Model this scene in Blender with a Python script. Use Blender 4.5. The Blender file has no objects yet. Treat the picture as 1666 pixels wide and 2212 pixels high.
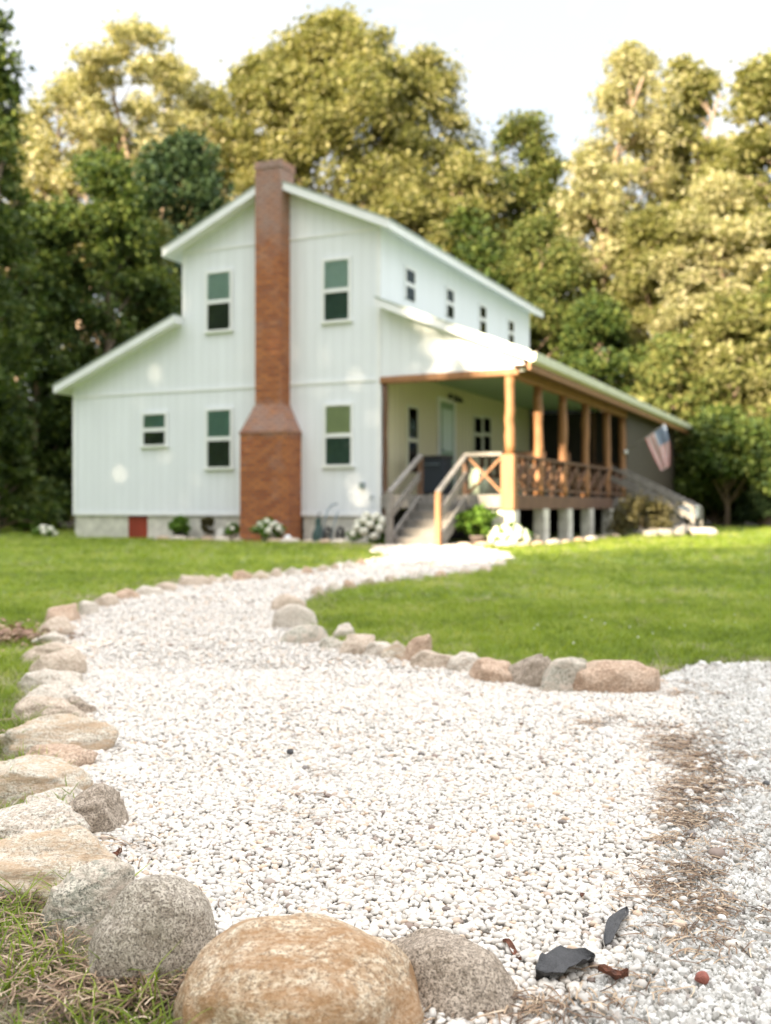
import bpy, bmesh, math, random
import numpy as np
from mathutils import Vector, Matrix, noise, Euler
random.seed(7); rng = np.random.default_rng(7)
R = math.radians
sc = bpy.context.scene
C = sc.collection
# ------------------------------------------------------------------ camera geometry (units of a 1666x2212 view of the photograph)
EYE, FP, CX, HZ = 0.68, 2216.5, 833.0, 1095.0
def gp(x, y, z=0.0):                    # ground point seen at view position x, y
    Y = (EYE - z) * FP / (y - HZ)
    return ((x - CX) / FP * Y, Y)
def hz(y, Y): return EYE + (HZ - y) * Y / FP
def wx(x, Y): return (x - CX) / FP * Y

# ------------------------------------------------------------------ materials
def new_mat(name):
    m = bpy.data.materials.new(name); m.use_nodes = True
    nt = m.node_tree; nt.nodes.clear()
    out = nt.nodes.new('ShaderNodeOutputMaterial')
    b = nt.nodes.new('ShaderNodeBsdfPrincipled')
    nt.links.new(b.outputs[0], out.inputs[0])
    return m, nt, b, out
def nd(nt, t, **kw):
    n = nt.nodes.new(t)
    for k, v in kw.items():
        if k.startswith('i_'):
            key = k[2:]
            key = int(key) if key.isdigit() else key.replace('_', ' ')
            n.inputs[key].default_value = v
        else: setattr(n, k, v)
    return n
def ramp(nt, fac, stops, interp='LINEAR'):
    r = nt.nodes.new('ShaderNodeValToRGB'); e = r.color_ramp.elements
    r.color_ramp.interpolation = interp
    while len(e) < len(stops): e.new(0.5)
    for el, (p, c) in zip(e, stops):
        el.position = p; el.color = (c[0], c[1], c[2], 1)
    nt.links.new(fac, r.inputs[0]); return r.outputs[0]
def noi(nt, vec, scale, detail=4, rough=0.55, dist=0.0):
    n = nd(nt, 'ShaderNodeTexNoise'); n.inputs['Scale'].default_value = scale
    n.inputs['Detail'].default_value = detail; n.inputs['Roughness'].default_value = rough
    n.inputs['Distortion'].default_value = dist
    if vec is not None: nt.links.new(vec, n.inputs['Vector'])
    return n.outputs[0]
def objc(nt): return nd(nt, 'ShaderNodeTexCoord').outputs['Object']
def scaled(nt, vec, s):
    m = nd(nt, 'ShaderNodeMapping'); m.inputs['Scale'].default_value = s
    nt.links.new(vec, m.inputs[0]); return m.outputs[0]
def mixc(nt, fac, a, b, mode='MIX'):
    m = nd(nt, 'ShaderNodeMix', data_type='RGBA', blend_type=mode)
    for sock, v in ((m.inputs[0], fac), (m.inputs[6], a), (m.inputs[7], b)):
        if isinstance(v, (int, float)): sock.default_value = v
        elif isinstance(v, tuple): sock.default_value = (v[0], v[1], v[2], 1)
        else: nt.links.new(v, sock)
    return m.outputs[2]
def math_(nt, op, a, b=None, clamp=False):
    m = nd(nt, 'ShaderNodeMath', operation=op, use_clamp=clamp)
    for i, v in enumerate((a, b)):
        if v is None: continue
        if isinstance(v, (int, float)): m.inputs[i].default_value = v
        else: nt.links.new(v, m.inputs[i])
    return m.outputs[0]
def bump(nt, bsdf, h, strength=0.4, dist=0.01):
    b = nd(nt, 'ShaderNodeBump'); b.inputs['Strength'].default_value = strength; b.inputs['Distance'].default_value = dist
    nt.links.new(h, b.inputs['Height']); nt.links.new(b.outputs[0], bsdf.inputs['Normal'])
def simple(name, col, rough=0.6, var=0.15, vs=6.0, metal=0.0, stretch=(1, 1, 1), bmp=0.15):
    m, nt, b, o = new_mat(name)
    v = scaled(nt, objc(nt), stretch)
    n = noi(nt, v, vs, 5, 0.6)
    lo = tuple(c * (1 - var) for c in col); hi = tuple(min(1, c * (1 + var)) for c in col)
    nt.links.new(ramp(nt, n, [(0.3, lo), (0.7, hi)]), b.inputs['Base Color'])
    b.inputs['Roughness'].default_value = rough; b.inputs['Metallic'].default_value = metal
    if bmp: bump(nt, b, noi(nt, v, vs * 6, 4), bmp, 0.004)
    return m

def siding_mat(name, col, pitch, groove, depth=0.006, gcol=.45):
    m, nt, b, o = new_mat(name)
    oc = objc(nt)
    sx = nd(nt, 'ShaderNodeSeparateXYZ'); nt.links.new(oc, sx.inputs[0])
    u = math_(nt, 'ADD', sx.outputs[0], sx.outputs[1])
    fr = math_(nt, 'FRACT', math_(nt, 'DIVIDE', u, pitch))
    g = math_(nt, 'GREATER_THAN', math_(nt, 'ABSOLUTE', math_(nt, 'SUBTRACT', fr, 0.5)), 0.5 - groove / pitch / 2)
    g = math_(nt, 'SUBTRACT', 1.0, g)
    pid = nd(nt, 'ShaderNodeTexWhiteNoise', noise_dimensions='1D'); nt.links.new(math_(nt, 'FLOOR', math_(nt, 'DIVIDE', u, pitch)), pid.inputs['W'])
    n = noi(nt, scaled(nt, oc, (2, 2, .35)), 3, 6, 0.65)
    f = math_(nt, 'ADD', math_(nt, 'MULTIPLY', n, .75), math_(nt, 'MULTIPLY', pid.outputs[0], .2))
    c = ramp(nt, f, [(0.3, tuple(x * .93 for x in col)), (0.7, col)])
    c = mixc(nt, g, tuple(x * gcol for x in col), c)
    nt.links.new(c, b.inputs['Base Color']); b.inputs['Roughness'].default_value = .55
    bump(nt, b, g, 0.8, depth)
    return m
M = {}
M['siding'] = siding_mat('white_siding', (.81, .85, .90), .205, .010, .004, .80)
M['batten'] = siding_mat('cream_siding', (.70, .66, .46), .21, .035, .02, .5)
M['trim'] = simple('white_trim', (.82, .84, .86), .5, .05, 3)
M['dirtywhite'] = simple('weathered_white', (.62, .62, .58), .7, .18, 5)
M['frame'] = simple('window_vinyl', (.8, .82, .82), .4, .03, 3)
M['roof'] = simple('roof_metal', (.36, .42, .38), .45, .15, 2, .3, (1, .2, 1))
M['ceiling2'] = simple('celadon', (.48, .56, .42), .4, .08, 9)
M['gutter'] = simple('gutter_paint', (.62, .64, .52), .45, .08, 3)
M['ceiling'] = simple('porch_ceiling', (.30, .42, .26), .6, .08, 3)  # green light reflected off the lawn is put into this colour
M['logwood'] = simple('stained_log', (.29, .14, .06), .6, .3, 3, 0, (6, 6, .7), .5)
M['brownwood'] = simple('brown_rail', (.13, .07, .04), .75, .35, 3, 0, (5, 5, 2), .4)
M['greywood'] = simple('weathered_wood', (.24, .225, .205), .8, .35, 4, 0, (4, 4, 1.5), .4)
M['deckwood'] = simple('deck_wood', (.19, .18, .165), .75, .2, 4, 0, (1, 5, 1), .4)
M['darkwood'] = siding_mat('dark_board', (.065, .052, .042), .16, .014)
M['dark'] = simple('dark_screen_and_void', (.014, .012, .012), .6, .3, 4)  # near-black for the porch screen, the unlit rooms and the space below the deck
M['block'] = simple('painted_block', (.58, .57, .50), .85, .22, 5, 0, (1, 1, 1), .5)
M['redpanel'] = simple('red_panel', (.26, .035, .015), .6, .15, 4)
M['greybox'] = simple('slate_box', (.022, .03, .04), .85, .1, 4)
M['door'] = simple('green_door', (.22, .34, .24), .5, .08, 3)
M['black'] = simple('black_plastic', (.02, .02, .022), .5, .3, 8)
M['pot'] = simple('grey_pot', (.17, .14, .13), .8, .25, 9)
M['whitepot'] = simple('white_pot', (.62, .6, .55), .6, .15, 9)
M['steel'] = simple('steel_blue', (.20, .26, .29), .4, .15, 9, .6)
M['greenpl'] = simple('green_plastic', (.05, .10, .09), .45, .2, 6)
M['soil'] = simple('bed_soil', (.32, .27, .22), .95, .35, 14, 0, (1, 1, 1), .6)

def brick_mat():
    m, nt, b, o = new_mat('chimney_brick')
    oc = objc(nt); sx = nd(nt, 'ShaderNodeSeparateXYZ'); nt.links.new(oc, sx.inputs[0])
    cb = nd(nt, 'ShaderNodeCombineXYZ'); nt.links.new(math_(nt, 'ADD', sx.outputs[0], sx.outputs[1]), cb.inputs[0]); nt.links.new(sx.outputs[2], cb.inputs[1])
    br = nd(nt, 'ShaderNodeTexBrick'); nt.links.new(cb.outputs[0], br.inputs['Vector'])
    br.inputs['Scale'].default_value = 1; br.inputs['Brick Width'].default_value = .21; br.inputs['Row Height'].default_value = .073
    br.inputs['Mortar Size'].default_value = .011; br.inputs['Bias'].default_value = 0
    br.inputs['Color1'].default_value = (.50, .17, .045, 1); br.inputs['Color2'].default_value = (.30, .085, .025, 1); br.inputs['Mortar'].default_value = (.16, .09, .06, 1)
    grey = noi(nt, oc, 2.2, 6, .7)
    # weathering band masks: old pale bloom on the shoulders and towards the top
    z = sx.outputs[2]
    top = nd(nt, 'ShaderNodeMapRange'); nt.links.new(z, top.inputs[0]); top.inputs[1].default_value = 5.1; top.inputs[2].default_value = 6.5
    sh = nd(nt, 'ShaderNodeMapRange'); nt.links.new(math_(nt, 'ABSOLUTE', math_(nt, 'SUBTRACT', z, 2.4)), sh.inputs[0]); sh.inputs[1].default_value = .42; sh.inputs[2].default_value = .22
    wmask = math_(nt, 'MAXIMUM', math_(nt, 'MULTIPLY', top.outputs[0], .85), math_(nt, 'MULTIPLY', sh.outputs[0], .8))
    w = math_(nt, 'ADD', wmask, math_(nt, 'MULTIPLY', math_(nt, 'SUBTRACT', grey, .54), 2.6), clamp=True)
    c = mixc(nt, math_(nt, 'MULTIPLY', w, .9), br.outputs[0], (.36, .26, .23))
    c = mixc(nt, math_(nt, 'MULTIPLY', br.outputs[1], .6), c, (.14, .09, .07))
    nt.links.new(c, b.inputs['Base Color']); b.inputs['Roughness'].default_value = .85
    bump(nt, b, math_(nt, 'SUBTRACT', math_(nt, 'MULTIPLY', noi(nt, oc, 30, 4), .4), br.outputs[1]), .8, .01)
    return m
M['brick'] = brick_mat()

def glass_mat(name, tint, trans):
    m, nt, b, o = new_mat(name)
    nt.nodes.remove(b)
    g = nd(nt, 'ShaderNodeBsdfGlossy'); g.inputs['Roughness'].default_value = .03
    g.inputs['Color'].default_value = (.8, .9, .88, 1)
    t = nd(nt, 'ShaderNodeBsdfTransparent'); t.inputs[0].default_value = (*tint, 1)
    fr = nd(nt, 'ShaderNodeFresnel'); fr.inputs[0].default_value = 1.6
    k = math_(nt, 'ADD', math_(nt, 'MULTIPLY', fr.outputs[0], .7), trans, clamp=True)
    mx = nd(nt, 'ShaderNodeMixShader'); nt.links.new(k, mx.inputs[0]); nt.links.new(t.outputs[0], mx.inputs[1]); nt.links.new(g.outputs[0], mx.inputs[2])
    nt.links.new(mx.outputs[0], o.inputs[0]); return m
M['pane'] = glass_mat('pane_glass', (.93, .97, .96), .05)
M['screenpane'] = glass_mat('screened_glass', (.80, .84, .83), .03)
M['darkpane'] = glass_mat('dark_glass', (.5, .5, .5), -.12)
M['curtain'] = simple('pale_curtain', (.56, .67, .65), .9, .12, 8, 0, (8, 8, .6), .1)
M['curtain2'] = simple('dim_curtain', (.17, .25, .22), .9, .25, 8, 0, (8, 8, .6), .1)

def leaf_mat(name, cols, trans=.35, rough=.6, inst=False, brown=None):
    m, nt, b, o = new_mat(name)
    if inst: r = nd(nt, 'ShaderNodeObjectInfo').outputs['Random']
    else: r = nd(nt, 'ShaderNodeNewGeometry').outputs['Random Per Island']
    big = noi(nt, nd(nt, 'ShaderNodeNewGeometry').outputs['Position'], .45 if not inst else 1.6, 3)
    f = math_(nt, 'ADD', math_(nt, 'MULTIPLY', r, .5), math_(nt, 'MULTIPLY', big, .5))
    if inst:
        pos = nd(nt, 'ShaderNodeNewGeometry').outputs['Position']
        f = math_(nt, 'ADD', math_(nt, 'MULTIPLY', f, .72), math_(nt, 'MULTIPLY', math_(nt, 'SUBTRACT', noi(nt, scaled(nt, pos, (.5, .8, 1)), .9, 4, .6), .36), .8))
    n = len(cols)
    c = ramp(nt, f, [(0.22 + .56 * i / (n - 1), cc) for i, cc in enumerate(cols)])
    nt.links.new(c, b.inputs['Base Color']); b.inputs['Roughness'].default_value = rough
    b.inputs['Specular IOR Level'].default_value = .3
    tr = nd(nt, 'ShaderNodeBsdfTranslucent')
    nt.links.new(mixc(nt, 1.0, c, (1.0, .95, .5), 'MULTIPLY'), tr.inputs[0])
    mx = nd(nt, 'ShaderNodeMixShader'); mx.inputs[0].default_value = trans
    nt.links.new(b.outputs[0], mx.inputs[1]); nt.links.new(tr.outputs[0], mx.inputs[2]); nt.links.new(mx.outputs[0], o.inputs[0])
    return m
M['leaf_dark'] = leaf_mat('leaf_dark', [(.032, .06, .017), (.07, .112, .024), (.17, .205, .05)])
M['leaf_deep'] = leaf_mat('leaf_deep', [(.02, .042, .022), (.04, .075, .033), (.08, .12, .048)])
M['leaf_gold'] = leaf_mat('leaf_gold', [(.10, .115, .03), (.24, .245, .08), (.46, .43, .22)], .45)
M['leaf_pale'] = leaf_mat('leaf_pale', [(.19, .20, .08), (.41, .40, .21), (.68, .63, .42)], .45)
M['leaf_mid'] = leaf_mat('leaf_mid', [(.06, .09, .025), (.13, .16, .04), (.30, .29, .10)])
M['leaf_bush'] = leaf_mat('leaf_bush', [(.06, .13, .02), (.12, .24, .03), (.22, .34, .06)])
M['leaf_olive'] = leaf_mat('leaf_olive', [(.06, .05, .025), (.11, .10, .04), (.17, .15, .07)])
M['bark'] = simple('bark', (.26, .19, .14), .9, .3, 3, 0, (5, 5, .8), .8)
M['petal'] = simple('white_petals', (.72, .71, .60), .8, .1, 30, 0, (1, 1, 1), .8)
M['grassblade'] = leaf_mat('grass_blade', [(.12, .18, .022), (.28, .38, .045), (.50, .50, .18)], .5, .55, True)
M['dryblade'] = leaf_mat('dry_blade', [(.22, .18, .12), (.40, .34, .25), (.60, .54, .42)], .2, .8, True)
M['needle'] = simple('pine_needle', (.26, .17, .10), .75, .4, 25, 0, (1, 1, 1), 0)

# ------------------------------------------------------------------ mesh collector
class MB:
    def __init__(s): s.v = []; s.f = []; s.m = []
    def add(s, vs, fs, mi=0):
        n = len(s.v); s.v += [tuple(v) for v in vs]; s.f += [tuple(n + i for i in f) for f in fs]; s.m += [mi] * len(fs)
    def box(s, x0, x1, y0, y1, z0, z1):
        vs = [(x, y, z) for z in (z0, z1) for y in (y0, y1) for x in (x0, x1)]
        s.add(vs, [(0, 2, 3, 1), (4, 5, 7, 6), (0, 1, 5, 4), (2, 6, 7, 3), (0, 4, 6, 2), (1, 3, 7, 5)]); return s
    def prism(s, prof, y0, y1):           # profile in x, z extruded along y
        n = len(prof)
        vs = [(x, y0, z) for x, z in prof] + [(x, y1, z) for x, z in prof]
        s.add(vs, [tuple(range(n)), tuple(range(2 * n - 1, n - 1, -1))] + [(i, n + i, n + (i + 1) % n, (i + 1) % n) for i in range(n)]); return s
    def beam(s, p, q, w, h, up=(0, 0, 1)):
        p, q = Vector(p), Vector(q); d = (q - p).normalized(); sd = d.cross(Vector(up))
        if sd.length < 1e-4: sd = d.cross(Vector((0, 1, 0)))
        sd.normalize(); u = sd.cross(d)
        vs = [e + sd * a * w / 2 + u * b * h / 2 for e in (p, q) for a, b in ((-1, -1), (1, -1), (1, 1), (-1, 1))]
        s.add(vs, [(3, 2, 1, 0), (4, 5, 6, 7), (0, 1, 5, 4), (1, 2, 6, 5), (2, 3, 7, 6), (3, 0, 4, 7)]); return s
    def tube(s, pts, rad, n=8, caps=True):
        pts = [Vector(p) for p in pts]; rings = []
        for i, p in enumerate(pts):
            d = (pts[min(i + 1, len(pts) - 1)] - pts[max(i - 1, 0)]).normalized()
            a = d.cross(Vector((0, 1, .3)));
            if a.length < 1e-3: a = d.cross(Vector((1, 0, 0)))
            a.normalize(); b = d.cross(a); r = rad[i] if isinstance(rad, (list, tuple)) else rad
            rings.append([p + (a * math.cos(k * 2 * math.pi / n) + b * math.sin(k * 2 * math.pi / n)) * r for k in range(n)])
        vs = [v for r_ in rings for v in r_]
        fs = [(i * n + k, i * n + (k + 1) % n, (i + 1) * n + (k + 1) % n, (i + 1) * n + k) for i in range(len(pts) - 1) for k in range(n)]
        if caps: fs += [tuple(range(n - 1, -1, -1)), tuple(range((len(pts) - 1) * n, len(pts) * n))]
        s.add(vs, fs); return s
    def lathe(s, prof, n=20, cx=0, cy=0):
        vs = [(cx + r * math.cos(k * 2 * math.pi / n), cy + r * math.sin(k * 2 * math.pi / n), z) for r, z in prof for k in range(n)]
        s.add(vs, [(i * n + k, i * n + (k + 1) % n, (i + 1) * n + (k + 1) % n, (i + 1) * n + k) for i in range(len(prof) - 1) for k in range(n)]); return s
    def build(s, name, mats, parent=None, smooth=False, bevel=0):
        me = bpy.data.meshes.new(name); me.from_pydata(s.v, [], s.f)
        for m in (mats if isinstance(mats, list) else [mats]): me.materials.append(m)
        for p, mi in zip(me.polygons, s.m): p.material_index = mi
        if smooth:
            for p in me.polygons: p.use_smooth = True
        me.update()
        o = bpy.data.objects.new(name, me); C.objects.link(o)
        if parent: o.parent = parent
        if bevel:
            b = o.modifiers.new('bevel', 'BEVEL'); b.width = bevel; b.segments = 2; b.limit_method = 'ANGLE'
        return o
def np_mesh(name, verts, faces, mat, parent=None, smooth=False):   # faces: (n,k) int array, all one size
    me = bpy.data.meshes.new(name); k = faces.shape[1]
    me.vertices.add(len(verts)); me.vertices.foreach_set('co', np.asarray(verts, np.float32).ravel())
    me.loops.add(faces.size); me.loops.foreach_set('vertex_index', faces.astype(np.int32).ravel())
    me.polygons.add(len(faces)); me.polygons.foreach_set('loop_start', np.arange(0, faces.size, k, dtype=np.int32))
    if smooth: me.polygons.foreach_set('use_smooth', np.ones(len(faces), bool))
    me.materials.append(mat); me.update(calc_edges=True)
    if name is None: return me
    o = bpy.data.objects.new(name, me); C.objects.link(o)
    if parent: o.parent = parent
    return o
def tag(o, label=None, cat=None, group=None, kind=None):
    if label: o['label'] = label
    if cat: o['category'] = cat
    if group: o['group'] = group
    if kind: o['kind'] = kind
    return o
def empty(name, loc, rz=0):
    o = bpy.data.objects.new(name, None); C.objects.link(o); o.location = loc; o.rotation_euler = (0, 0, rz); o.empty_display_size = .1; return o

# ------------------------------------------------------------------ world, sun
SUN_EL, SUN_H = 16.0, Vector((-.6, -.8))
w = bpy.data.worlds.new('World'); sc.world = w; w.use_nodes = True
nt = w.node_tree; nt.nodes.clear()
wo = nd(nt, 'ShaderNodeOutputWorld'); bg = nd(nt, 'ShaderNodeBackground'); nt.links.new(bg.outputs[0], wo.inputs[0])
sky = nd(nt, 'ShaderNodeTexSky', sky_type='NISHITA'); sky.sun_disc = False
sky.sun_elevation = R(SUN_EL); sky.sun_rotation = math.atan2(SUN_H.x, SUN_H.y)
sky.air_density = 1.0; sky.dust_density = 1.6; sky.ozone_density = 1.0
tc = nd(nt, 'ShaderNodeTexCoord').outputs['Generated']
cl = noi(nt, scaled(nt, tc, (1.2, 1.2, 2.6)), 2.6, 8, .60, .5)
cf = nd(nt, 'ShaderNodeMapRange'); nt.links.new(cl, cf.inputs[0]); cf.inputs[1].default_value = .42; cf.inputs[2].default_value = .60
low = mixc(nt, cf.outputs[0], mixc(nt, .86, sky.outputs[0], (1.68, 1.73, 1.80)), (2.2, 2.19, 2.19))
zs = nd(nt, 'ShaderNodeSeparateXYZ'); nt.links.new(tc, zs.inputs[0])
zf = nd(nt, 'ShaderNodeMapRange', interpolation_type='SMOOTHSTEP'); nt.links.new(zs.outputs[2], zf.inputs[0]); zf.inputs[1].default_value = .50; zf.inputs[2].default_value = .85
nt.links.new(mixc(nt, zf.outputs[0], low, (6.0, 6.0, 6.1)), bg.inputs[0])   # zenith above the view brightened, added as fill light for the ground
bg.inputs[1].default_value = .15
sl = bpy.data.lights.new('sun', 'SUN'); sl.energy = 5.0; sl.angle = R(.55); sl.color = (1.0, .82, .58)
so = bpy.data.objects.new('sun', sl); C.objects.link(so)
sv = Vector((SUN_H.x * math.cos(R(SUN_EL)), SUN_H.y * math.cos(R(SUN_EL)), math.sin(R(SUN_EL))))
so.rotation_euler = sv.to_track_quat('Z', 'Y').to_euler(); so.location = (-10, -10, 20)

cam = bpy.data.cameras.new('camera'); co = bpy.data.objects.new('camera', cam); C.objects.link(co); sc.camera = co
co.location = (0, 0, EYE); co.rotation_euler = (R(90), 0, 0)
cam.sensor_width = 36; cam.sensor_fit = 'AUTO'; cam.lens = 36 * FP / 2212.0
cam.shift_y = -(1106 - HZ) / 2212.0
cam.clip_start = .05; cam.clip_end = 2000
cam.dof.use_dof = True; cam.dof.focus_distance = 1.78; cam.dof.aperture_fstop = cam.lens / 1000 / .0094
sc.view_settings.view_transform = 'Standard'; sc.view_settings.look = 'None'; sc.view_settings.gamma = 1
sc.view_settings.exposure = 2.0
sc.cycles.use_denoising = True; sc.cycles.max_bounces = 8; sc.cycles.transparent_max_bounces = 12
sc.cycles.sample_clamp_indirect = 6

# ------------------------------------------------------------------ outlines on the ground
def poly(pts): return np.array([gp(x, y) for x, y in pts])
def inside(P, poly_):
    x, y = P[:, 0], P[:, 1]; ins = np.zeros(len(P), bool); n = len(poly_)
    for i in range(n):
        x0, y0 = poly_[i]; x1, y1 = poly_[(i + 1) % n]
        if y0 == y1: continue
        c = ((y0 > y) != (y1 > y)) & (x < (x1 - x0) * (y - y0) / (y1 - y0) + x0); ins ^= c
    return ins
left_edge = [(560, 2640), (400, 2212), (330, 2090), (210, 1960), (150, 1850), (150, 1760), (130, 1690), (120, 1620), (120, 1560), (110, 1500), (115, 1430), (120, 1385),
             (140, 1345), (190, 1314), (250, 1294), (330, 1276), (420, 1257), (550, 1245), (700, 1229), (790, 1214), (850, 1203), (800, 1194), (805, 1183), (870, 1177)]
right_edge = [(985, 1177), (1100, 1196), (1108, 1208), (1050, 1232), (900, 1250), (760, 1268), (680, 1288), (640, 1320), (655, 1360), (740, 1392), (850, 1418), (1000, 1443),
              (1150, 1465), (1330, 1475), (1430, 1470)]
straw_edge = [(1470, 1500), (1500, 1580), (1500, 1700), (1430, 1800), (1400, 1950), (1340, 2100), (1200, 2212), (1150, 2640)]
PATH = poly(left_edge + right_edge + straw_edge)
DRIVE = poly([(1430, 1470), (1500, 1443), (1666, 1438), (2600, 1432), (7000, 1430), (9000, 2640)] + straw_edge[::-1])
def sheet(name, pts, z, mat, label=None, res=0):
    bm = bmesh.new(); vs = [bm.verts.new((p[0], p[1], z)) for p in pts]; f = bm.faces.new(vs)
    if f.normal.z < 0: bmesh.ops.reverse_faces(bm, faces=[f])
    bmesh.ops.triangulate(bm, faces=bm.faces[:])
    me = bpy.data.meshes.new(name); bm.to_mesh(me); bm.free(); me.materials.append(mat)
    o = bpy.data.objects.new(name, me); C.objects.link(o); return tag(o, kind='structure', label=label)

# house frame: local x to the right along the gable front, local y back along the side
HO = Vector((-.08, 19.4, 0)); HA = -math.atan2(.425, .905)
hx, hy = Vector((math.cos(HA), math.sin(HA), 0)), Vector((-math.sin(HA), math.cos(HA), 0))
def hw(x, y, z=0): return HO + hx * x + hy * y + Vector((0, 0, z))
def fx(xd, y=0.0):      # local x on the plane local y=const seen at view x
    r = (xd - CX) / FP; b = HO + hy * y
    return (r * b.y - b.x) / (hx.x - r * hx.y)
def fy(xd, x=0.0):
    r = (xd - CX) / FP; b = HO + hx * x
    return (r * b.y - b.x) / (hy.x - r * hy.y)
def fz(yd, x, y): return hz(yd, hw(x, y).y)
HOUSE = np.array([hw(x, y)[:2] for x, y in ((-7.6, -.1), (2.9, -.1), (2.9, 17), (-7.6, 17))])

# ground materials
def ground_mat():
    m, nt, b, o = new_mat('lawn_soil')
    p = objc(nt)
    a = ramp(nt, noi(nt, p, 1.3, 6), [(.3, (.14, .18, .035)), (.55, (.20, .28, .05)), (.75, (.30, .31, .10))])
    a2 = ramp(nt, noi(nt, p, 40, 4), [(.35, (.05, .07, .02)), (.65, (.20, .24, .06))])
    c = mixc(nt, .45, a, a2)
    s = nd(nt, 'ShaderNodeSeparateXYZ'); nt.links.new(p, s.inputs[0])
    far = nd(nt, 'ShaderNodeMapRange'); nt.links.new(math_(nt, 'ADD', s.outputs[1], math_(nt, 'MULTIPLY', noi(nt, p, .3, 3), 4)), far.inputs[0]); far.inputs[1].default_value = 33; far.inputs[2].default_value = 37
    c = mixc(nt, far.outputs[0], c, (.035, .028, .018))
    nt.links.new(c, b.inputs['Base Color']); b.inputs['Roughness'].default_value = .95
    bump(nt, b, noi(nt, p, 60, 5), .6, .02)
    return m
def gravel_mat(name, sc_, cols, dark=.5):
    m, nt, b, o = new_mat(name)
    p = objc(nt)
    v = nd(nt, 'ShaderNodeTexVoronoi'); v.inputs['Scale'].default_value = sc_; nt.links.new(p, v.inputs['Vector'])
    sp = nd(nt, 'ShaderNodeSeparateColor'); nt.links.new(v.outputs['Color'], sp.inputs[0])
    c = ramp(nt, sp.outputs[0], cols)
    g = ramp(nt, v.outputs['Distance'], [(.0, (1, 1, 1)), (.45, (1, 1, 1)), (.8, (dark, dark * .95, dark * .9))])
    c = mixc(nt, 1.0, c, g, 'MULTIPLY')
    nt.links.new(c, b.inputs['Base Color']); b.inputs['Roughness'].default_value = .8
    bump(nt, b, math_(nt, 'SUBTRACT', 1.0, v.outputs['Distance']), 1.0, .35 / sc_)
    return m
PEB = [(.0, (.62, .60, .57)), (.25, (.72, .70, .66)), (.5, (.78, .76, .72)), (.7, (.78, .72, .64)), (.86, (.55, .53, .50)), (.93, (.66, .48, .34)), (.975, (.30, .27, .25)), (1.0, (.45, .2, .1))]
M['gravelbase'] = gravel_mat('path_gravel', 75, [(p, tuple(k * .8 for k in c)) for p, c in PEB])
M['drivebase'] = gravel_mat('drive_gravel', 170, [(0, (.48, .47, .43)), (.5, (.66, .66, .62)), (.9, (.74, .74, .70)), (1, (.3, .26, .22))])
g = 400.0
ground = sheet('ground', [(-g, -g), (g, -g), (g, g), (-g, g)], 0, ground_mat())
sheet('gravel_path', PATH, .004, M['gravelbase'])
sheet('driveway', DRIVE, .008, M['drivebase'])

# ------------------------------------------------------------------ scattered instances
def src(name, verts, faces, mat, smooth=True):
    me = bpy.data.meshes.new(name); me.from_pydata([tuple(v) for v in verts], [], [tuple(f) for f in faces]); me.materials.append(mat)
    if smooth:
        for p in me.polygons: p.use_smooth = True
    return bpy.data.objects.new(name, me)
def scatter(name, P, rot, scl, col, label=None, cat=None):
    me = bpy.data.meshes.new(name); me.vertices.add(len(P)); me.vertices.foreach_set('co', np.asarray(P, np.float32).ravel())
    a = me.attributes.new('rot', 'FLOAT_VECTOR', 'POINT'); a.data.foreach_set('vector', np.asarray(rot, np.float32).ravel())
    a = me.attributes.new('scl', 'FLOAT_VECTOR', 'POINT'); a.data.foreach_set('vector', np.asarray(scl, np.float32).ravel())
    a = me.attributes.new('pick', 'INT', 'POINT'); a.data.foreach_set('value', rng.integers(0, 1000, len(P)).astype(np.int32))
    o = bpy.data.objects.new(name, me); C.objects.link(o)
    ng = bpy.data.node_groups.new(name, 'GeometryNodeTree')
    ng.interface.new_socket('Geometry', in_out='INPUT', socket_type='NodeSocketGeometry'); ng.interface.new_socket('Geometry', in_out='OUTPUT', socket_type='NodeSocketGeometry')
    gi = ng.nodes.new('NodeGroupInput'); go = ng.nodes.new('NodeGroupOutput')
    m2p = ng.nodes.new('GeometryNodeMeshToPoints')
    ip = ng.nodes.new('GeometryNodeInstanceOnPoints'); ci = ng.nodes.new('GeometryNodeCollectionInfo'); ci.inputs[0].default_value = col
    ci.inputs['Separate Children'].default_value = True; ci.inputs['Reset Children'].default_value = True
    ip.inputs['Pick Instance'].default_value = True
    L = ng.links.new
    def at(n, t):
        q = ng.nodes.new('GeometryNodeInputNamedAttribute'); q.data_type = t; q.inputs['Name'].default_value = n; return q.outputs['Attribute']
    L(gi.outputs[0], m2p.inputs['Mesh']); L(m2p.outputs[0], ip.inputs['Points']); L(ci.outputs[0], ip.inputs['Instance'])
    L(at('rot', 'FLOAT_VECTOR'), ip.inputs['Rotation']); L(at('scl', 'FLOAT_VECTOR'), ip.inputs['Scale']); L(at('pick', 'INT'), ip.inputs['Instance Index'])
    L(ip.outputs[0], go.inputs[0])
    md = o.modifiers.new('scatter', 'NODES'); md.node_group = ng
    return tag(o, label, cat, kind='stuff')
def grid_pts(y0, y1, sp, margin=.15, xmin=None, xmax=None):
    ys = np.arange(y0, y1, sp * .87); out = []
    for i, y in enumerate(ys):
        h = y * CX / FP + margin; a, b = (-h if xmin is None else max(-h, xmin)), (h if xmax is None else min(h, xmax))
        if b <= a: continue
        xs = np.arange(a, b, sp) + (i % 2) * sp / 2
        out.append(np.stack([xs, np.full(len(xs), y)], 1))
    P = np.concatenate(out); return P + rng.uniform(-.42, .42, P.shape) * sp

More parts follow.
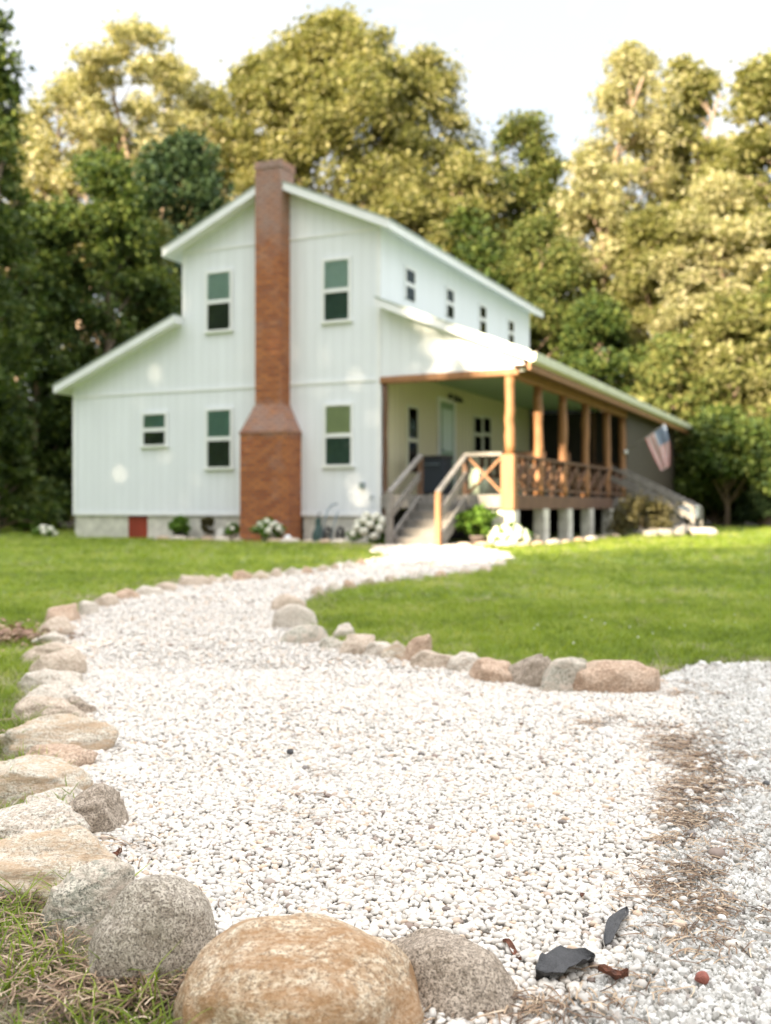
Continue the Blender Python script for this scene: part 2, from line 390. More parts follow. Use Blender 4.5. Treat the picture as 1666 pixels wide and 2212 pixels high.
# pebbles
def pebble_mat(name, cols, rough=.55):
    m, nt, b, o = new_mat(name)
    r = nd(nt, 'ShaderNodeObjectInfo').outputs['Random']
    c = ramp(nt, r, cols)
    c = mixc(nt, math_(nt, 'MULTIPLY', noi(nt, objc(nt), 1.3, 4), .35), c, (.55, .50, .44))
    nt.links.new(c, b.inputs['Base Color']); b.inputs['Roughness'].default_value = rough
    b.inputs['Subsurface Weight'].default_value = .0
    return m
M['pebble'] = pebble_mat('pebble', [(.0, (.38, .355, .32)), (.10, (.49, .46, .415)), (.35, (.59, .555, .505)), (.62, (.65, .62, .57)), (.80, (.61, .54, .455)), (.87, (.46, .44, .42)), (.915, (.62, .54, .45)), (.975, (.54, .37, .24)), (.984, (.30, .24, .20)), (.995, (.15, .08, .05)), (1, (.08, .07, .07))])
M['chip'] = pebble_mat('chip', [(.0, (.36, .35, .32)), (.4, (.53, .525, .50)), (.85, (.65, .64, .61)), (.93, (.5, .46, .4)), (.98, (.25, .22, .2)), (1, (.1, .09, .09))], .8)
def ico(sub):
    bm = bmesh.new(); bmesh.ops.create_icosphere(bm, subdivisions=sub, radius=1)
    v = [x.co.copy() for x in bm.verts]; f = [tuple(q.index for q in p.verts) for p in bm.faces]; bm.free(); return v, f
pc = bpy.data.collections.new('pebble_sources'); cc = bpy.data.collections.new('chip_sources')
v2, f2 = ico(3); v1, f1 = ico(1); v2b, f2b = ico(2)
for k in range(7):
    off = Vector((k * 7.1, 3, 1))
    vs = [Vector((v.x * 1.0, v.y * (.72 + .05 * (k % 4)), v.z * (.5 + .06 * (k % 3)))) * (1 + .22 * noise.noise(v * .9 + off) + .05 * noise.noise(v * 2.5 + off)) for v in v2b]
    pc.objects.link(src('pebble_source', vs, f2b, M['pebble']))
for k in range(5):
    off = Vector((k * 5.1, 9, 1))
    vs = [Vector((v.x, v.y * .8, v.z * .65)) * (1 + .5 * noise.noise(v * 1.3 + off)) for v in v1]
    cc.objects.link(src('chip_source', vs, f1, M['chip'], False))
def undul(P): return np.array([.012 * noise.noise(Vector((x * 1.7, y * 1.7, 0))) + .006 * noise.noise(Vector((x * 6, y * 6, 3))) for x, y in P])
def pebbles():
    A = []; S = []
    for y0, y1, sp, r in ((1.15, 2.6, .0104, .0069), (2.6, 4.2, .0134, .0084), (4.2, 7.0, .022, .0135), (7.0, 11.5, .036, .021), (11.5, 20, .07, .036)):
        P = grid_pts(y0, y1, sp, .5); P = P[inside(P, PATH)]
        z = undul(P) + .011 + rng.uniform(-.35, .35, len(P)) * r * 1.0
        A.append(np.column_stack([P, z])); s = rng.lognormal(0, .24, len(P)).clip(.6, 1.75) * r
        if r > .012: s *= .72
        S.append(s)
    # a few strays over the straw line onto the drive
    P = grid_pts(1.2, 3.6, .035, .05); d = DRIVE; P = P[inside(P, d)]
    near = np.array([min(np.hypot(*(p - q)) for q in SE) for p in P]); keep = rng.random(len(P)) < np.exp(-near / .10) * .8
    P = P[keep]; A.append(np.column_stack([P, np.full(len(P), .017)])); S.append(rng.lognormal(0, .25, len(P)) * .0085)
    A = np.concatenate(A); S = np.concatenate(S)
    rot = np.column_stack([rng.normal(0, .35, len(A)), rng.normal(0, .35, len(A)), rng.uniform(0, 6.28, len(A))])
    scatter('gravel', A, rot, np.column_stack([S, S, S]), pc, 'white rounded pebbles filling the garden path', 'gravel')
    print('pebbles', len(A))
def dense(pl, n=12):
    out = []
    for a, b in zip(pl[:-1], pl[1:]):
        for k in range(n): out.append(a + (b - a) * k / n)
    return np.array(out)
SE = dense(poly(straw_edge))
pebbles()
A = []; S = []
for y0, y1, sp, r in ((1.15, 2.2, .0078, .0048), (2.2, 4.4, .0125, .0066), (4.2, 6.5, .024, .012)):
    P = grid_pts(y0, y1, sp, .7, xmin=.1); P = P[inside(P, DRIVE)]
    A.append(np.column_stack([P, np.full(len(P), .010) + rng.uniform(0, r * .5, len(P))])); S.append(rng.lognormal(0, .4, len(P)).clip(.4, 2.4) * r)
A = np.concatenate(A); S = np.concatenate(S); print('chips', len(A))
scatter('crushed_gravel', A, rng.uniform(0, 6.28, (len(A), 3)), np.column_stack([S] * 3), cc, 'fine white crushed stone of the drive', 'crushed stone')

# grass tufts
def tuft(n, h, w, spread, lean, seed):
    r = random.Random(seed); vs = []; fs = []
    for i in range(n):
        a = r.uniform(0, 6.28); d = spread * math.sqrt(r.random()); bx, by = d * math.cos(a), d * math.sin(a)
        la = r.uniform(0, 6.28); L = h * r.uniform(.55, 1.15); ln = lean * r.uniform(.3, 1.3); ww = w * r.uniform(.7, 1.2)
        px, py = -math.sin(la) * ww, math.cos(la) * ww; b = len(vs)
        for k, (t, q) in enumerate(((0, 1), (.4, .9), (.75, .6), (1, .08))):
            cx_, cy_ = bx + math.cos(la) * ln * L * t * t, by + math.sin(la) * ln * L * t * t; z = L * t * (1 - .3 * ln * t)
            vs += [(cx_ - px * q, cy_ - py * q, z), (cx_ + px * q, cy_ + py * q, z)]
            if k: j = b + 2 * (k - 1); fs.append((j, j + 1, j + 3, j + 2))
    return vs, fs
gc, dc = bpy.data.collections.new('grass_sources'), bpy.data.collections.new('dry_sources')
for k in range(5):
    gc.objects.link(src('grass_source', *tuft(16, .05, .0017, .03, .8, k), M['grassblade']))
    dc.objects.link(src('dry_source', *tuft(13, .042, .0012, .035, 1.9, 50 + k), M['dryblade']))
ALLGR = lambda P: ~(inside(P, PATH) | inside(P, DRIVE) | inside(P, HOUSE))
LE = dense(poly(left_edge[:22])); RE = dense(poly(right_edge[2:])); EDG = np.concatenate([LE, RE, dense(poly([(1430, 1470), (1500, 1443), (1666, 1438), (2600, 1432)]))])
BED = np.array([hw(x, y)[:2] for x, y in ((-5.6, 0), (-5.6, -.45), (-3.6, -.75), (-1.2, -1.0), (.3, -1.5), (2.0, -1.35), (3.2, -.7), (3.3, 8), (2.5, 8), (2.5, 0))])
def grass():
    G = []; S = []; D = []; DS = []
    for y0, y1, sp, s in ((1.2, 3.4, .021, .85), (3.4, 7.5, .036, 1.0), (7.5, 12, .075, 1.5), (12, 22, .15, 2.2), (22, 34, .32, 3.2)):
        P = grid_pts(y0, y1, sp, .8 if y0 < 3 else 2.5); P = P[ALLGR(P)]; P = P[~inside(P, BED)]
        d = np.sqrt(((P[:, None, :] - EDG[None, ::3, :]) ** 2).sum(2).min(1)) if len(P) < 60000 else np.full(len(P), 9.)
        nz = np.array([noise.noise(Vector((x * 2.3, y * 2.3, 0))) for x, y in P])
        pd = np.where(y0 < 3, .95 - (d - .1) * 1.2, .85 * np.exp(-d / .16)) + nz * .5
        if y0 < 3: pd = np.where(P[:, 0] < -.72, pd - .3, pd)
        isd = rng.random(len(P)) < pd
        patch = nz > (-.28 if y0 > 3 else -.1)
        keep = ~isd & (patch | (rng.random(len(P)) < .6))
        G.append(P[keep]); S.append(np.full(keep.sum(), s) * rng.uniform(.6, 1.15, keep.sum()))
        D.append(P[isd]); DS.append(np.full(isd.sum(), s) * rng.uniform(.6, 1.2, isd.sum()))
    G = np.concatenate(G); S = np.concatenate(S); D = np.concatenate(D); DS = np.concatenate(DS)
    print('grass', len(G), len(D))
    z = lambda n: np.column_stack([rng.normal(0, .15, n), rng.normal(0, .15, n), rng.uniform(0, 6.28, n)])
    hh = np.where(G[:, 1] > 7, .75, 1.0)
    scatter('grass', np.column_stack([G, np.zeros(len(G))]), z(len(G)), np.column_stack([S, S, S * hh]), gc, 'short green lawn grass on both sides of the path', 'grass')
    scatter('dry_grass', np.column_stack([D, np.zeros(len(D))]), z(len(D)), np.column_stack([DS, DS, DS * .8]), dc, 'dry straw coloured grass beside the edging stones', 'dry grass')
grass()
tc_ = bpy.data.collections.new('tall_sources')
for k in range(4): tc_.objects.link(src('tall_source', *tuft(7, .085, .0020, .018, .9, 90 + k), M['grassblade']))
P = grid_pts(1.25, 3.2, .028, .05, xmax=-.2); P = P[ALLGR(P)]
nz = np.array([noise.noise(Vector((x * 4.3, y * 4.3, 7))) for x, y in P]); P = P[(nz > -.02) & (rng.random(len(P)) < .75)]
n_ = len(P); s_ = rng.uniform(.5, 1.1, n_)
scatter('tall_grass', np.column_stack([P, np.zeros(n_)]), np.column_stack([rng.normal(0, .2, n_), rng.normal(0, .2, n_), rng.uniform(0, 6.28, n_)]), np.column_stack([s_] * 3), tc_, 'longer green blades beside the nearest left boulders', 'grass')

# ------------------------------------------------------------------ pine straw
def straw():
    spots = [(1300, 1478, 130, 12, 140), (1410, 1475, 60, 22, 160), (1500, 1500, 60, 14, 180), (1290, 1575, 20, 6, 90), (1230, 1600, 16, 7, 60), (1330, 1560, 70, 8, 120), (1440, 1600, 70, 26, 700), (1500, 1640, 60, 34, 1100), (1520, 1690, 60, 30, 1000),
             (1480, 1750, 60, 28, 650), (1520, 1790, 60, 20, 350), (1600, 1640, 60, 12, 150), (1630, 1720, 50, 14, 150), (1640, 1800, 50, 10, 80), (1400, 1600, 40, 20, 150), (1460, 1860, 50, 28, 420), (1500, 1920, 60, 35, 650), (1440, 1960, 50, 24, 350),
             (1560, 1990, 60, 30, 300), (1600, 1860, 60, 26, 200), (1480, 2040, 60, 24, 220), (1600, 2060, 50, 30, 150), (1350, 2150, 60, 22, 200), (1180, 2204, 70, 18, 200), (1290, 2215, 80, 14, 100), (1640, 1480, 40, 10, 60), (640, 1780, 16, 4, 12), (470, 1965, 10, 4, 8), (800, 1700, 300, 150, 90), (1000, 1900, 300, 150, 60),
             (300, 1845, 30, 12, 30), (320, 2175, 80, 26, 480), (180, 2190, 90, 26, 420), (70, 2090, 80, 50, 420), (40, 1960, 50, 30, 260), (20, 1700, 30, 12, 60), (10, 1600, 30, 16, 80), (940, 2215, 40, 14, 60), (330, 1880, 20, 12, 20), (1560, 1545, 110, 40, 120)]
    V = []; F = []
    for cx_, cy_, sx, sy, n in spots:
        left = cx_ < 700
        for c in range(max(1, int(n / (11 if left else 14)))):
            ux, uy = cx_ + random.gauss(0, sx * .48), cy_ + random.gauss(0, sy * .8); a0 = random.gauss(0, .9)
            if noise.noise(Vector((ux * .018, uy * .05, 2))) < (-.07 if not left else -1): continue
            m_ = random.randint(5, 20); X0, Y0 = gp(ux, uy); sp = random.uniform(.012, .04)
            for i in range(m_):
                x, y = X0 + random.gauss(0, sp * 1.3), Y0 + random.gauss(0, sp * .8)
                L = random.uniform(.016, .045) * (1.25 if left else 1); a = a0 + random.gauss(0, .55) + random.choice((0, math.pi)); z = random.uniform(.014, .021) + (random.uniform(0, .02) if left else 0); w_ = random.uniform(.0006, .0011)
                t = random.gauss(0, .05); b = len(V); bend = random.gauss(0, .3)
                for k in range(4):
                    q = k / 3; aa = a + bend * q
                    px, py = x + math.cos(aa) * L * q, y + math.sin(aa) * L * q; pz = max(.012, z + t * L * q + .003 * math.sin(3 * q))
                    V += [(px - math.sin(aa) * w_, py + math.cos(aa) * w_, pz), (px + math.sin(aa) * w_, py - math.cos(aa) * w_, pz + .0008)]
                    if k: j = b + 2 * (k - 1); F.append((j, j + 1, j + 3, j + 2))
    o = np_mesh('pine_straw', np.array(V), np.array(F), M['straw'])
    tag(o, 'brown pine needles strewn between path and drive', 'pine straw', kind='stuff')
m, nt, b, o_ = new_mat('straw')
nt.links.new(ramp(nt, nd(nt, 'ShaderNodeNewGeometry').outputs['Random Per Island'], [(0, (.06, .035, .02)), (.4, (.19, .115, .065)), (.8, (.38, .27, .17)), (1, (.58, .46, .33))]), b.inputs['Base Color'])
b.inputs['Roughness'].default_value = .7; M['straw'] = m
straw()

# ------------------------------------------------------------------ boulders
def stone_mat(name, base, dark, light, speck=.5, streak=(1, 1, 1), stain=None, sscale=70):
    m, nt, b, o = new_mat(name)
    p = objc(nt); q = scaled(nt, p, streak)
    big = noi(nt, q, 9, 7, .68, .25); fine = noi(nt, q, sscale, 5, .75); vf = noi(nt, p, sscale * 2.6, 3, .8)
    c = ramp(nt, big, [(.25, dark), (.48, base), (.72, light)])
    c = mixc(nt, math_(nt, 'MULTIPLY', ramp(nt, fine, [(.46, (0, 0, 0)), (.56, (1, 1, 1))]), speck), c, tuple(min(.85, k * 1.55) for k in light))
    c = mixc(nt, math_(nt, 'MULTIPLY', ramp(nt, vf, [(.42, (1, 1, 1)), (.5, (0, 0, 0))]), min(1, speck * 1.3)), c, tuple(k * .38 for k in dark))
    if stain: c = mixc(nt, math_(nt, 'MULTIPLY', ramp(nt, noi(nt, q, 11, 9, .76, .3), [(.44, (0, 0, 0)), (.58, (1, 1, 1))]), .8), c, stain)
    nt.links.new(c, b.inputs['Base Color']); b.inputs['Roughness'].default_value = .82
    bump(nt, b, math_(nt, 'ADD', math_(nt, 'MULTIPLY', big, 1.6), math_(nt, 'ADD', math_(nt, 'MULTIPLY', fine, .8), math_(nt, 'MULTIPLY', vf, .45))), .9, .006)
    return m
SM = {
 'orange': stone_mat('stone_orange', (.44, .31, .19), (.32, .20, .11), (.56, .48, .37), .55, (1, 1.6, 2.2), (.33, .175, .07)),
 'grey': stone_mat('stone_grey', (.38, .33, .26), (.26, .20, .15), (.46, .41, .34), .7, sscale=120),
 'brown': stone_mat('stone_brown', (.31, .25, .19), (.19, .14, .09), (.42, .35, .28), .65, sscale=105),
 'green': stone_mat('stone_green', (.36, .35, .28), (.22, .22, .17), (.54, .48, .40), .6, (1, 1, 2), (.56, .46, .37)),
 'tan': stone_mat('stone_tan', (.53, .45, .35), (.40, .31, .22), (.62, .56, .47), .5, (1, 1.5, 4), (.48, .33, .20)),
 'pale': stone_mat('stone_pale', (.55, .46, .37), (.38, .30, .22), (.66, .58, .49), .5, (1, 1.4, 3)),
 'taupe': stone_mat('stone_taupe', (.48, .37, .28), (.31, .22, .15), (.60, .49, .39), .5, (1, 1.5, 3)),
 'rust': stone_mat('stone_rust', (.45, .31, .21), (.3, .17, .1), (.54, .42, .32), .5, (1, 1.6, 2)),
}
v5, f5 = ico(5); v4, f4 = ico(4); v3, f3 = ico(3)
i_round = False
def boulder(x0, x1, yt, yb, mat, label, seed, tilt=0, dep=.75, hmul=1.0, sq=0, big=False, lay=0, zmin=.3, rz=0, name='boulder', group='edging stones along the gravel path'):
    if 4 <= seed - 3 < 27: ex = (x1 - x0) * .02; x0, x1 = x0 - ex, x1 + ex; sq += .35; yb += 5; yt -= 2; lay = max(lay, .8); dep *= 1.08
    _, Yn = gp(0, yb); wpx = x1 - x0; Yc = Yn
    for _i in range(4): wd = wpx / FP * Yc; Yc = Yn + dep * wd * .45
    zt = hz(yt, Yc + dep * wd * .12); zt = min(max(zt, zmin * wd), .9 * wd) * hmul
    X = wx((x0 + x1) / 2, Yc)
    fs = 1.0 if i_round else 1.09
    a, b_, c_ = wd / 2 * fs, dep * wd / 2 * fs, zt * .82 * fs
    vv, ff = (v5, f5) if big else ((v4, f4) if Yn < 5 else (v3, f3))
    off = Vector((seed * 3.7, seed * 1.3, seed * .77)); vs = []
    e = 2 / (2.0 + sq); am = .55 if big else .9
    rp = random.Random(seed * 13); pl = []
    for _k in range(0 if i_round else 9):
        n_ = Vector((rp.gauss(0, 1), rp.gauss(0, 1), abs(rp.gauss(0, .8)) + .1)).normalized(); pl.append((n_, rp.uniform(.66, .90)))
    for v in vv:
        q = Vector([math.copysign(abs(k) ** e, k) for k in v])
        for n_, c0 in pl:
            dd = q.dot(n_) - c0
            if dd > 0: q = q - n_ * dd * .8
        d = 1 + am * (.20 * noise.noise(v * 1.1 + off) + .12 * noise.noise(v * 2.1 + off) + .05 * noise.noise(v * 4.5 + off) - .05 * abs(noise.noise(v * 3.1 + off * 1.7)) + .018 * noise.noise(v * 12 + off))
        if lay: d += lay * .10 * (abs(noise.noise(Vector((v.x * .8, v.y * .8, v.z * 4)) + off)) - .2)
        pnt = Vector((q.x * a * d, q.y * b_ * d, q.z * c_ * d))
        pnt.z += math.sin(tilt) * pnt.x
        pnt.z = max(pnt.z, -zt * .45)
        vs.append(pnt)
    me = bpy.data.meshes.new(name); me.from_pydata(vs, [], ff); me.materials.append(SM[mat])
    for p in me.polygons: p.use_smooth = True
    o = bpy.data.objects.new(name, me); C.objects.link(o)
    o.location = (X, Yc, zt * .18); o.rotation_euler = (0, 0, rz)
    return tag(o, label, 'boulder', group)
B = [
 # x0, x1, ytop, ybottom, material, label, tilt, depth, hmul, square, layers, rz
 (366, 922, 1972, 2335, 'orange', 'largest orange-brown boulder at the bottom of the path', -.04, .85, 1, .1, 0, .1),
 (828, 1135, 2030, 2215, 'brown', 'flat-sided brown speckled boulder right of the largest orange one', -.2, .8, 1, .35, 0, -.25),
 (192, 472, 1888, 2160, 'grey', 'upright round grey granite boulder left of the largest orange one', .1, .78, 1, .2, 0, .3),
 (72, 280, 1868, 2050, 'green', 'greenish grey boulder with a pale lower face beside the round granite one', .4, .7, 1, .5, .5, .2),
 (-60, 232, 1796, 1958, 'tan', 'cream and tan streaked flat boulder above the greenish grey one', .05, .62, 1, .6, 1, 0),
 (-60, 212, 1742, 1850, 'pale', 'grey streaked low boulder behind the cream and tan flat one', -.1, .6, 1, .3, 1, .1),
 (140, 270, 1700, 1812, 'brown', 'boulder with a dark broken brown end facing the gravel', .3, .9, 1, .9, 0, .3),
 (52, 182, 1700, 1765, 'pale', 'small pale grey stone wedged behind the one with the dark broken end', .0, .7, 1, .2, 0, 0),
 (-30, 208, 1645, 1740, 'tan', 'long tan boulder with an orange crack across it', -.05, .62, 1, .5, 1.2, 0),
 (40, 200, 1612, 1668, 'rust', 'low reddish tan stone in front of the knobbly long one', 0, .7, 1, .2, .5, 0),
 (-5, 228, 1588, 1636, 'tan', 'long knobbly tan stone reaching onto the gravel', .05, .36, 1, .2, 1, .1),
 (28, 212, 1545, 1608, 'tan', 'rounded stone with a dark brown underside band', .08, .6, 1, .4, 1.2, 0),
 (30, 190, 1518, 1566, 'taupe', 'taupe stone capping the one with the brown underside band', -.05, .6, 1, .3, .6, 0),
 (132, 203, 1507, 1550, 'brown', 'small grey-brown stone poking out onto the gravel', -.15, .8, 1, .3, 0, 0),
 (52, 165, 1478, 1537, 'pale', 'pale smooth stone behind the small grey-brown one', .1, .7, 1, .4, .5, 0),
 (58, 187, 1451, 1495, 'pale', 'flattish pale grey stone with a rounded back', -.03, .7, 1, .2, .5, 0),
 (55, 172, 1410, 1466, 'taupe', 'brownish stone leaning over the flattish pale grey one', .12, .7, 1, .3, .5, 0),
 (62, 180, 1390, 1432, 'taupe', 'dark-tipped brown stone where the path starts to bend', -.05, .65, 1, .3, .5, 0),
 (76, 152, 1366, 1392, 'pale', 'low whitish stone lying at the bend', 0, .8, 1, .2, 0, 0),
 (74, 165, 1337, 1372, 'taupe', 'wide pinkish stone on the outside of the bend', 0, .7, 1, .3, .3, 0),
 (104, 178, 1305, 1345, 'rust', 'rounded pinkish tan stone just past the bend', 0, .8, 1, .2, 0, 0),
 (172, 216, 1299, 1327, 'pale', 'small grey stone next to the rounded pinkish tan one', 0, .8, 1, .2, 0, 0),
 (208, 258, 1280, 1308, 'taupe', 'light round stone before the reddish flat one', 0, .8, 1, .2, 0, 0),
 (248, 298, 1273, 1295, 'rust', 'flat reddish stone in the far left edging', 0, .7, 1, .2, 0, 0),
 (292, 348, 1264, 1287, 'pale', 'low grey stone beyond the flat reddish one', 0, .7, 1, .2, 0, 0),
 (338, 382, 1255, 1275, 'taupe', 'small brownish stone halfway along the far left edging', 0, .7, 1, .2, 0, 0),
 (382, 446, 1241, 1266, 'taupe', 'humped stone, tallest of the far left edging', 0, .7, 1, .2, 0, 0),
 (1230, 1426, 1425, 1503, 'rust', 'big smooth tan boulder ending the edging by the drive', 0, .62, 1, .5, 0, 0),
 (1162, 1262, 1428, 1498, 'green', 'grey mottled stone leaning on the big smooth tan boulder', .35, .7, 1, .4, .3, -.2),
 (1200, 1276, 1417, 1455, 'green', 'smooth greenish stone behind the grey mottled one', .1, .7, 1, .1, 0, 0),
 (1112, 1208, 1422, 1487, 'brown', 'dark brown layered stone, slanting, beside the grey mottled one', .4, .6, 1, .3, 2, -.3),
 (1078, 1180, 1424, 1478, 'brown', 'narrow grey slate-like stone slanting behind the dark layered one', .35, .5, 1, .2, 2, -.2),
 (1014, 1125, 1424, 1477, 'rust', 'reddish rounded block stone in the right edging', 0, .7, 1, .6, 0, 0),
 (962, 1050, 1412, 1459, 'pale', 'pale egg-shaped stone left of the reddish rounded block', .1, .7, 1, .2, 0, 0),
 (888, 998, 1403, 1454, 'taupe', 'broad low stone with striped top in the right edging', .05, .7, 1, .2, .8, 0),
 (862, 930, 1381, 1436, 'rust', 'brown stone tipped up on its side', .55, .7, 1, .4, .5, -.3),
 (820, 888, 1388, 1431, 'tan', 'small cream and orange stone beside the tipped one', .1, .7, 1, .3, .3, 0),
 (772, 842, 1384, 1426, 'pale', 'grey-pink stone leaning on its neighbour near the inner bend', .3, .7, 1, .3, .8, 0),
 (730, 830, 1371, 1423, 'taupe', 'broad pinkish stone near the inner bend', .05, .7, 1, .4, 0, 0),
 (688, 746, 1374, 1413, 'green', 'small pointed grey-green stone in the inner bend', .2, .8, 1, .1, 0, 0),
 (719, 768, 1348, 1382, 'pale', 'small stone set back on the grass at the inner bend', .2, .8, 1, .2, 0, 0),
 (600, 716, 1350, 1396, 'green', 'wide pale green-grey stone at the tip of the inner bend', .05, .7, 1, .2, .3, 0),
 (592, 690, 1306, 1362, 'pale', 'grooved pale stone stack at the inner bend', -.1, .75, 1, .2, 1, 0),
 (588, 664, 1281, 1324, 'taupe', 'pinkish stone where the path narrows', -.1, .75, 1, .2, .6, 0),
]
for i, s in enumerate(B):
    i_round = i in (0, 2, 27)
    boulder(*s[:4], s[4], s[5], i + 3, s[6], s[7] * (1.15 if 4 <= i < 27 else 1), s[8], s[9] + (.15 if i > 3 else -.1), s[3] > 1780, s[10], .2 if i < 4 else (.31 if i < 27 else .28), s[11])
i_round = False
# the far run of small stones
def small(xa, ya, wpx, hpx, k, label, group):
    mt = ('taupe', 'pale', 'rust', 'tan')[k % 4]
    boulder(xa - wpx / 2, xa + wpx / 2, ya - hpx, ya + 2, mt, label, 100 + k, 0, .8, 1, .2, False, 0, .62, 0, 'edging_stone', group)
fl = [(455, 1262, 34), (488, 1259, 30), (522, 1256, 40), (562, 1252, 36), (598, 1249, 32), (632, 1245, 30), (664, 1241, 28), (694, 1237, 30), (724, 1232, 26), (752, 1227, 26), (780, 1221, 24), (806, 1216, 22), (830, 1210, 22), (850, 1205, 18)]
for k, (x, y, w_) in enumerate(fl): small(x, y, w_, w_ * .38, k, 'low stone in the thin far edging left of the path', 'far left edging stones')
fr = [(690, 1284, 30), (722, 1275, 30), (758, 1267, 28), (800, 1261, 30), (848, 1255, 26), (900, 1250, 28), (955, 1244, 26), (1010, 1238, 24), (1050, 1231, 24), (1085, 1218, 20)]
for k, (x, y, w_) in enumerate(fr): small(x - 2, y + 4, w_ * 1.15, w_ * .28, k + 20, 'low sunken stone in the far edging right of the path', 'far right edging stones')

# ------------------------------------------------------------------ little things on the gravel
def flake(name, cx_, cy_, w_, d_, z, mat, label, cat, curl=.3, rz=0, seed=0, n=14, thick=.0006):
    X, Y = gp(cx_, cy_); mb = MB(); nx, ny = n, 7
    for top in (1, 0):
        for i in range(nx + 1):
            for j in range(ny + 1):
                u, v = i / nx * 2 - 1, j / ny * 2 - 1
                wd = (1 - abs(u) ** 2.2) ** .6 * (1 + .25 * noise.noise(Vector((u * 2, seed, 0))))
                x = u * w_ / 2; y = v * d_ / 2 * wd
                zz = z + curl * d_ * (v * v) * .6 + curl * w_ * .12 * math.sin(u * 3 + seed) + .22 * d_ * noise.noise(Vector((u * 3, v * 3, seed))) + top * thick
                mb.v.append((x, y, zz))
    k = (nx + 1) * (ny + 1)
    for i in range(nx):
        for j in range(ny):
            a = i * (ny + 1) + j; mb.f.append((a, a + ny + 1, a + ny + 2, a + 1)); mb.m.append(0)
            mb.f.append((k + a, k + a + 1, k + a + ny + 2, k + a + ny + 1)); mb.m.append(0)
    o = mb.build(name, mat, None, True); o.location = (X, Y, 0); o.rotation_euler = (0, 0, rz)
    return tag(o, label, cat)
M['fabric'] = simple('landscape_fabric', (.05, .05, .052), .6, .3, 60, 0, (1, 1, 1), .6)
M['deadleaf'] = simple('dead_leaf', (.15, .05, .022), .6, .6, 60, 0, (1, 1, 1), .6)
flake('landscape_fabric', 1222, 2122, .105, .055, .022, M['fabric'], 'torn dark grey weed fabric showing by the brown boulder', 'weed fabric', .35, .5, 1)
flake('landscape_fabric', 1332, 2032, .165, .022, .026, M['fabric'], 'thin dark strip of weed fabric poking up between pebbles', 'weed fabric', .3, 1.15, 2)
flake('dead_leaf', 1106, 2080, .06, .010, .018, M['deadleaf'], 'narrow curled red-brown leaf against the brown boulder', 'leaf', .8, -1.2, 3)
flake('dead_leaf', 1325, 2142, .042, .018, .022, M['deadleaf'], 'crumpled rust leaf beside the torn weed fabric', 'leaf', .8, -.2, 4)
flake('dead_leaf', 245, 1872, .038, .013, .018, M['deadleaf'], 'dark curled leaf between gravel and cream streaked boulder', 'leaf', 1.0, .8, 5)
flake('dead_leaf', 272, 1905, .03, .010, .018, M['deadleaf'], 'small dark leaf beside the greenish boulder', 'leaf', 1.0, -.4, 6)
flake('dead_leaf', 1258, 1965, .013, .008, .024, M['deadleaf'], 'small orange leaf fragment on the pebbles', 'leaf', .5, 1.2, 7)
def lump(name, cx_, cy_, r, z, mat, label, cat, seed):
    X, Y = gp(cx_, cy_, z); off = Vector((seed, 2 * seed, 0))
    vs = [Vector((v.x, v.y * .85, v.z * .8)) * r * (1 + .25 * noise.noise(v * 1.4 + off)) for v in v3]
    me = bpy.data.meshes.new(name); me.from_pydata(vs, [], f3); me.materials.append(mat)
    for p in me.polygons: p.use_smooth = True
    o = bpy.data.objects.new(name, me); C.objects.link(o); o.location = (X, Y, z); return tag(o, label, cat)
M['redstone'] = simple('red_stone', (.26, .085, .06), .8, .3, 90, 0, (1, 1, 1), .5)
M['greystone'] = simple('dark_stone', (.12, .12, .12), .8, .3, 90, 0, (1, 1, 1), .5)
lump('red_stone', 1517, 2112, .0105, .022, M['redstone'], 'dull red pebble on the fine drive gravel', 'stone', 3)
lump('dark_stone', 1656, 1692, .009, .02, M['greystone'], 'dark grey pebble at the edge of the drive', 'stone', 5)
lump('brown_stone', 627, 1624, .010, .022, M['fabric'], 'dark brown pebble among white ones in the middle of the path', 'stone', 8)

# ------------------------------------------------------------------ foliage

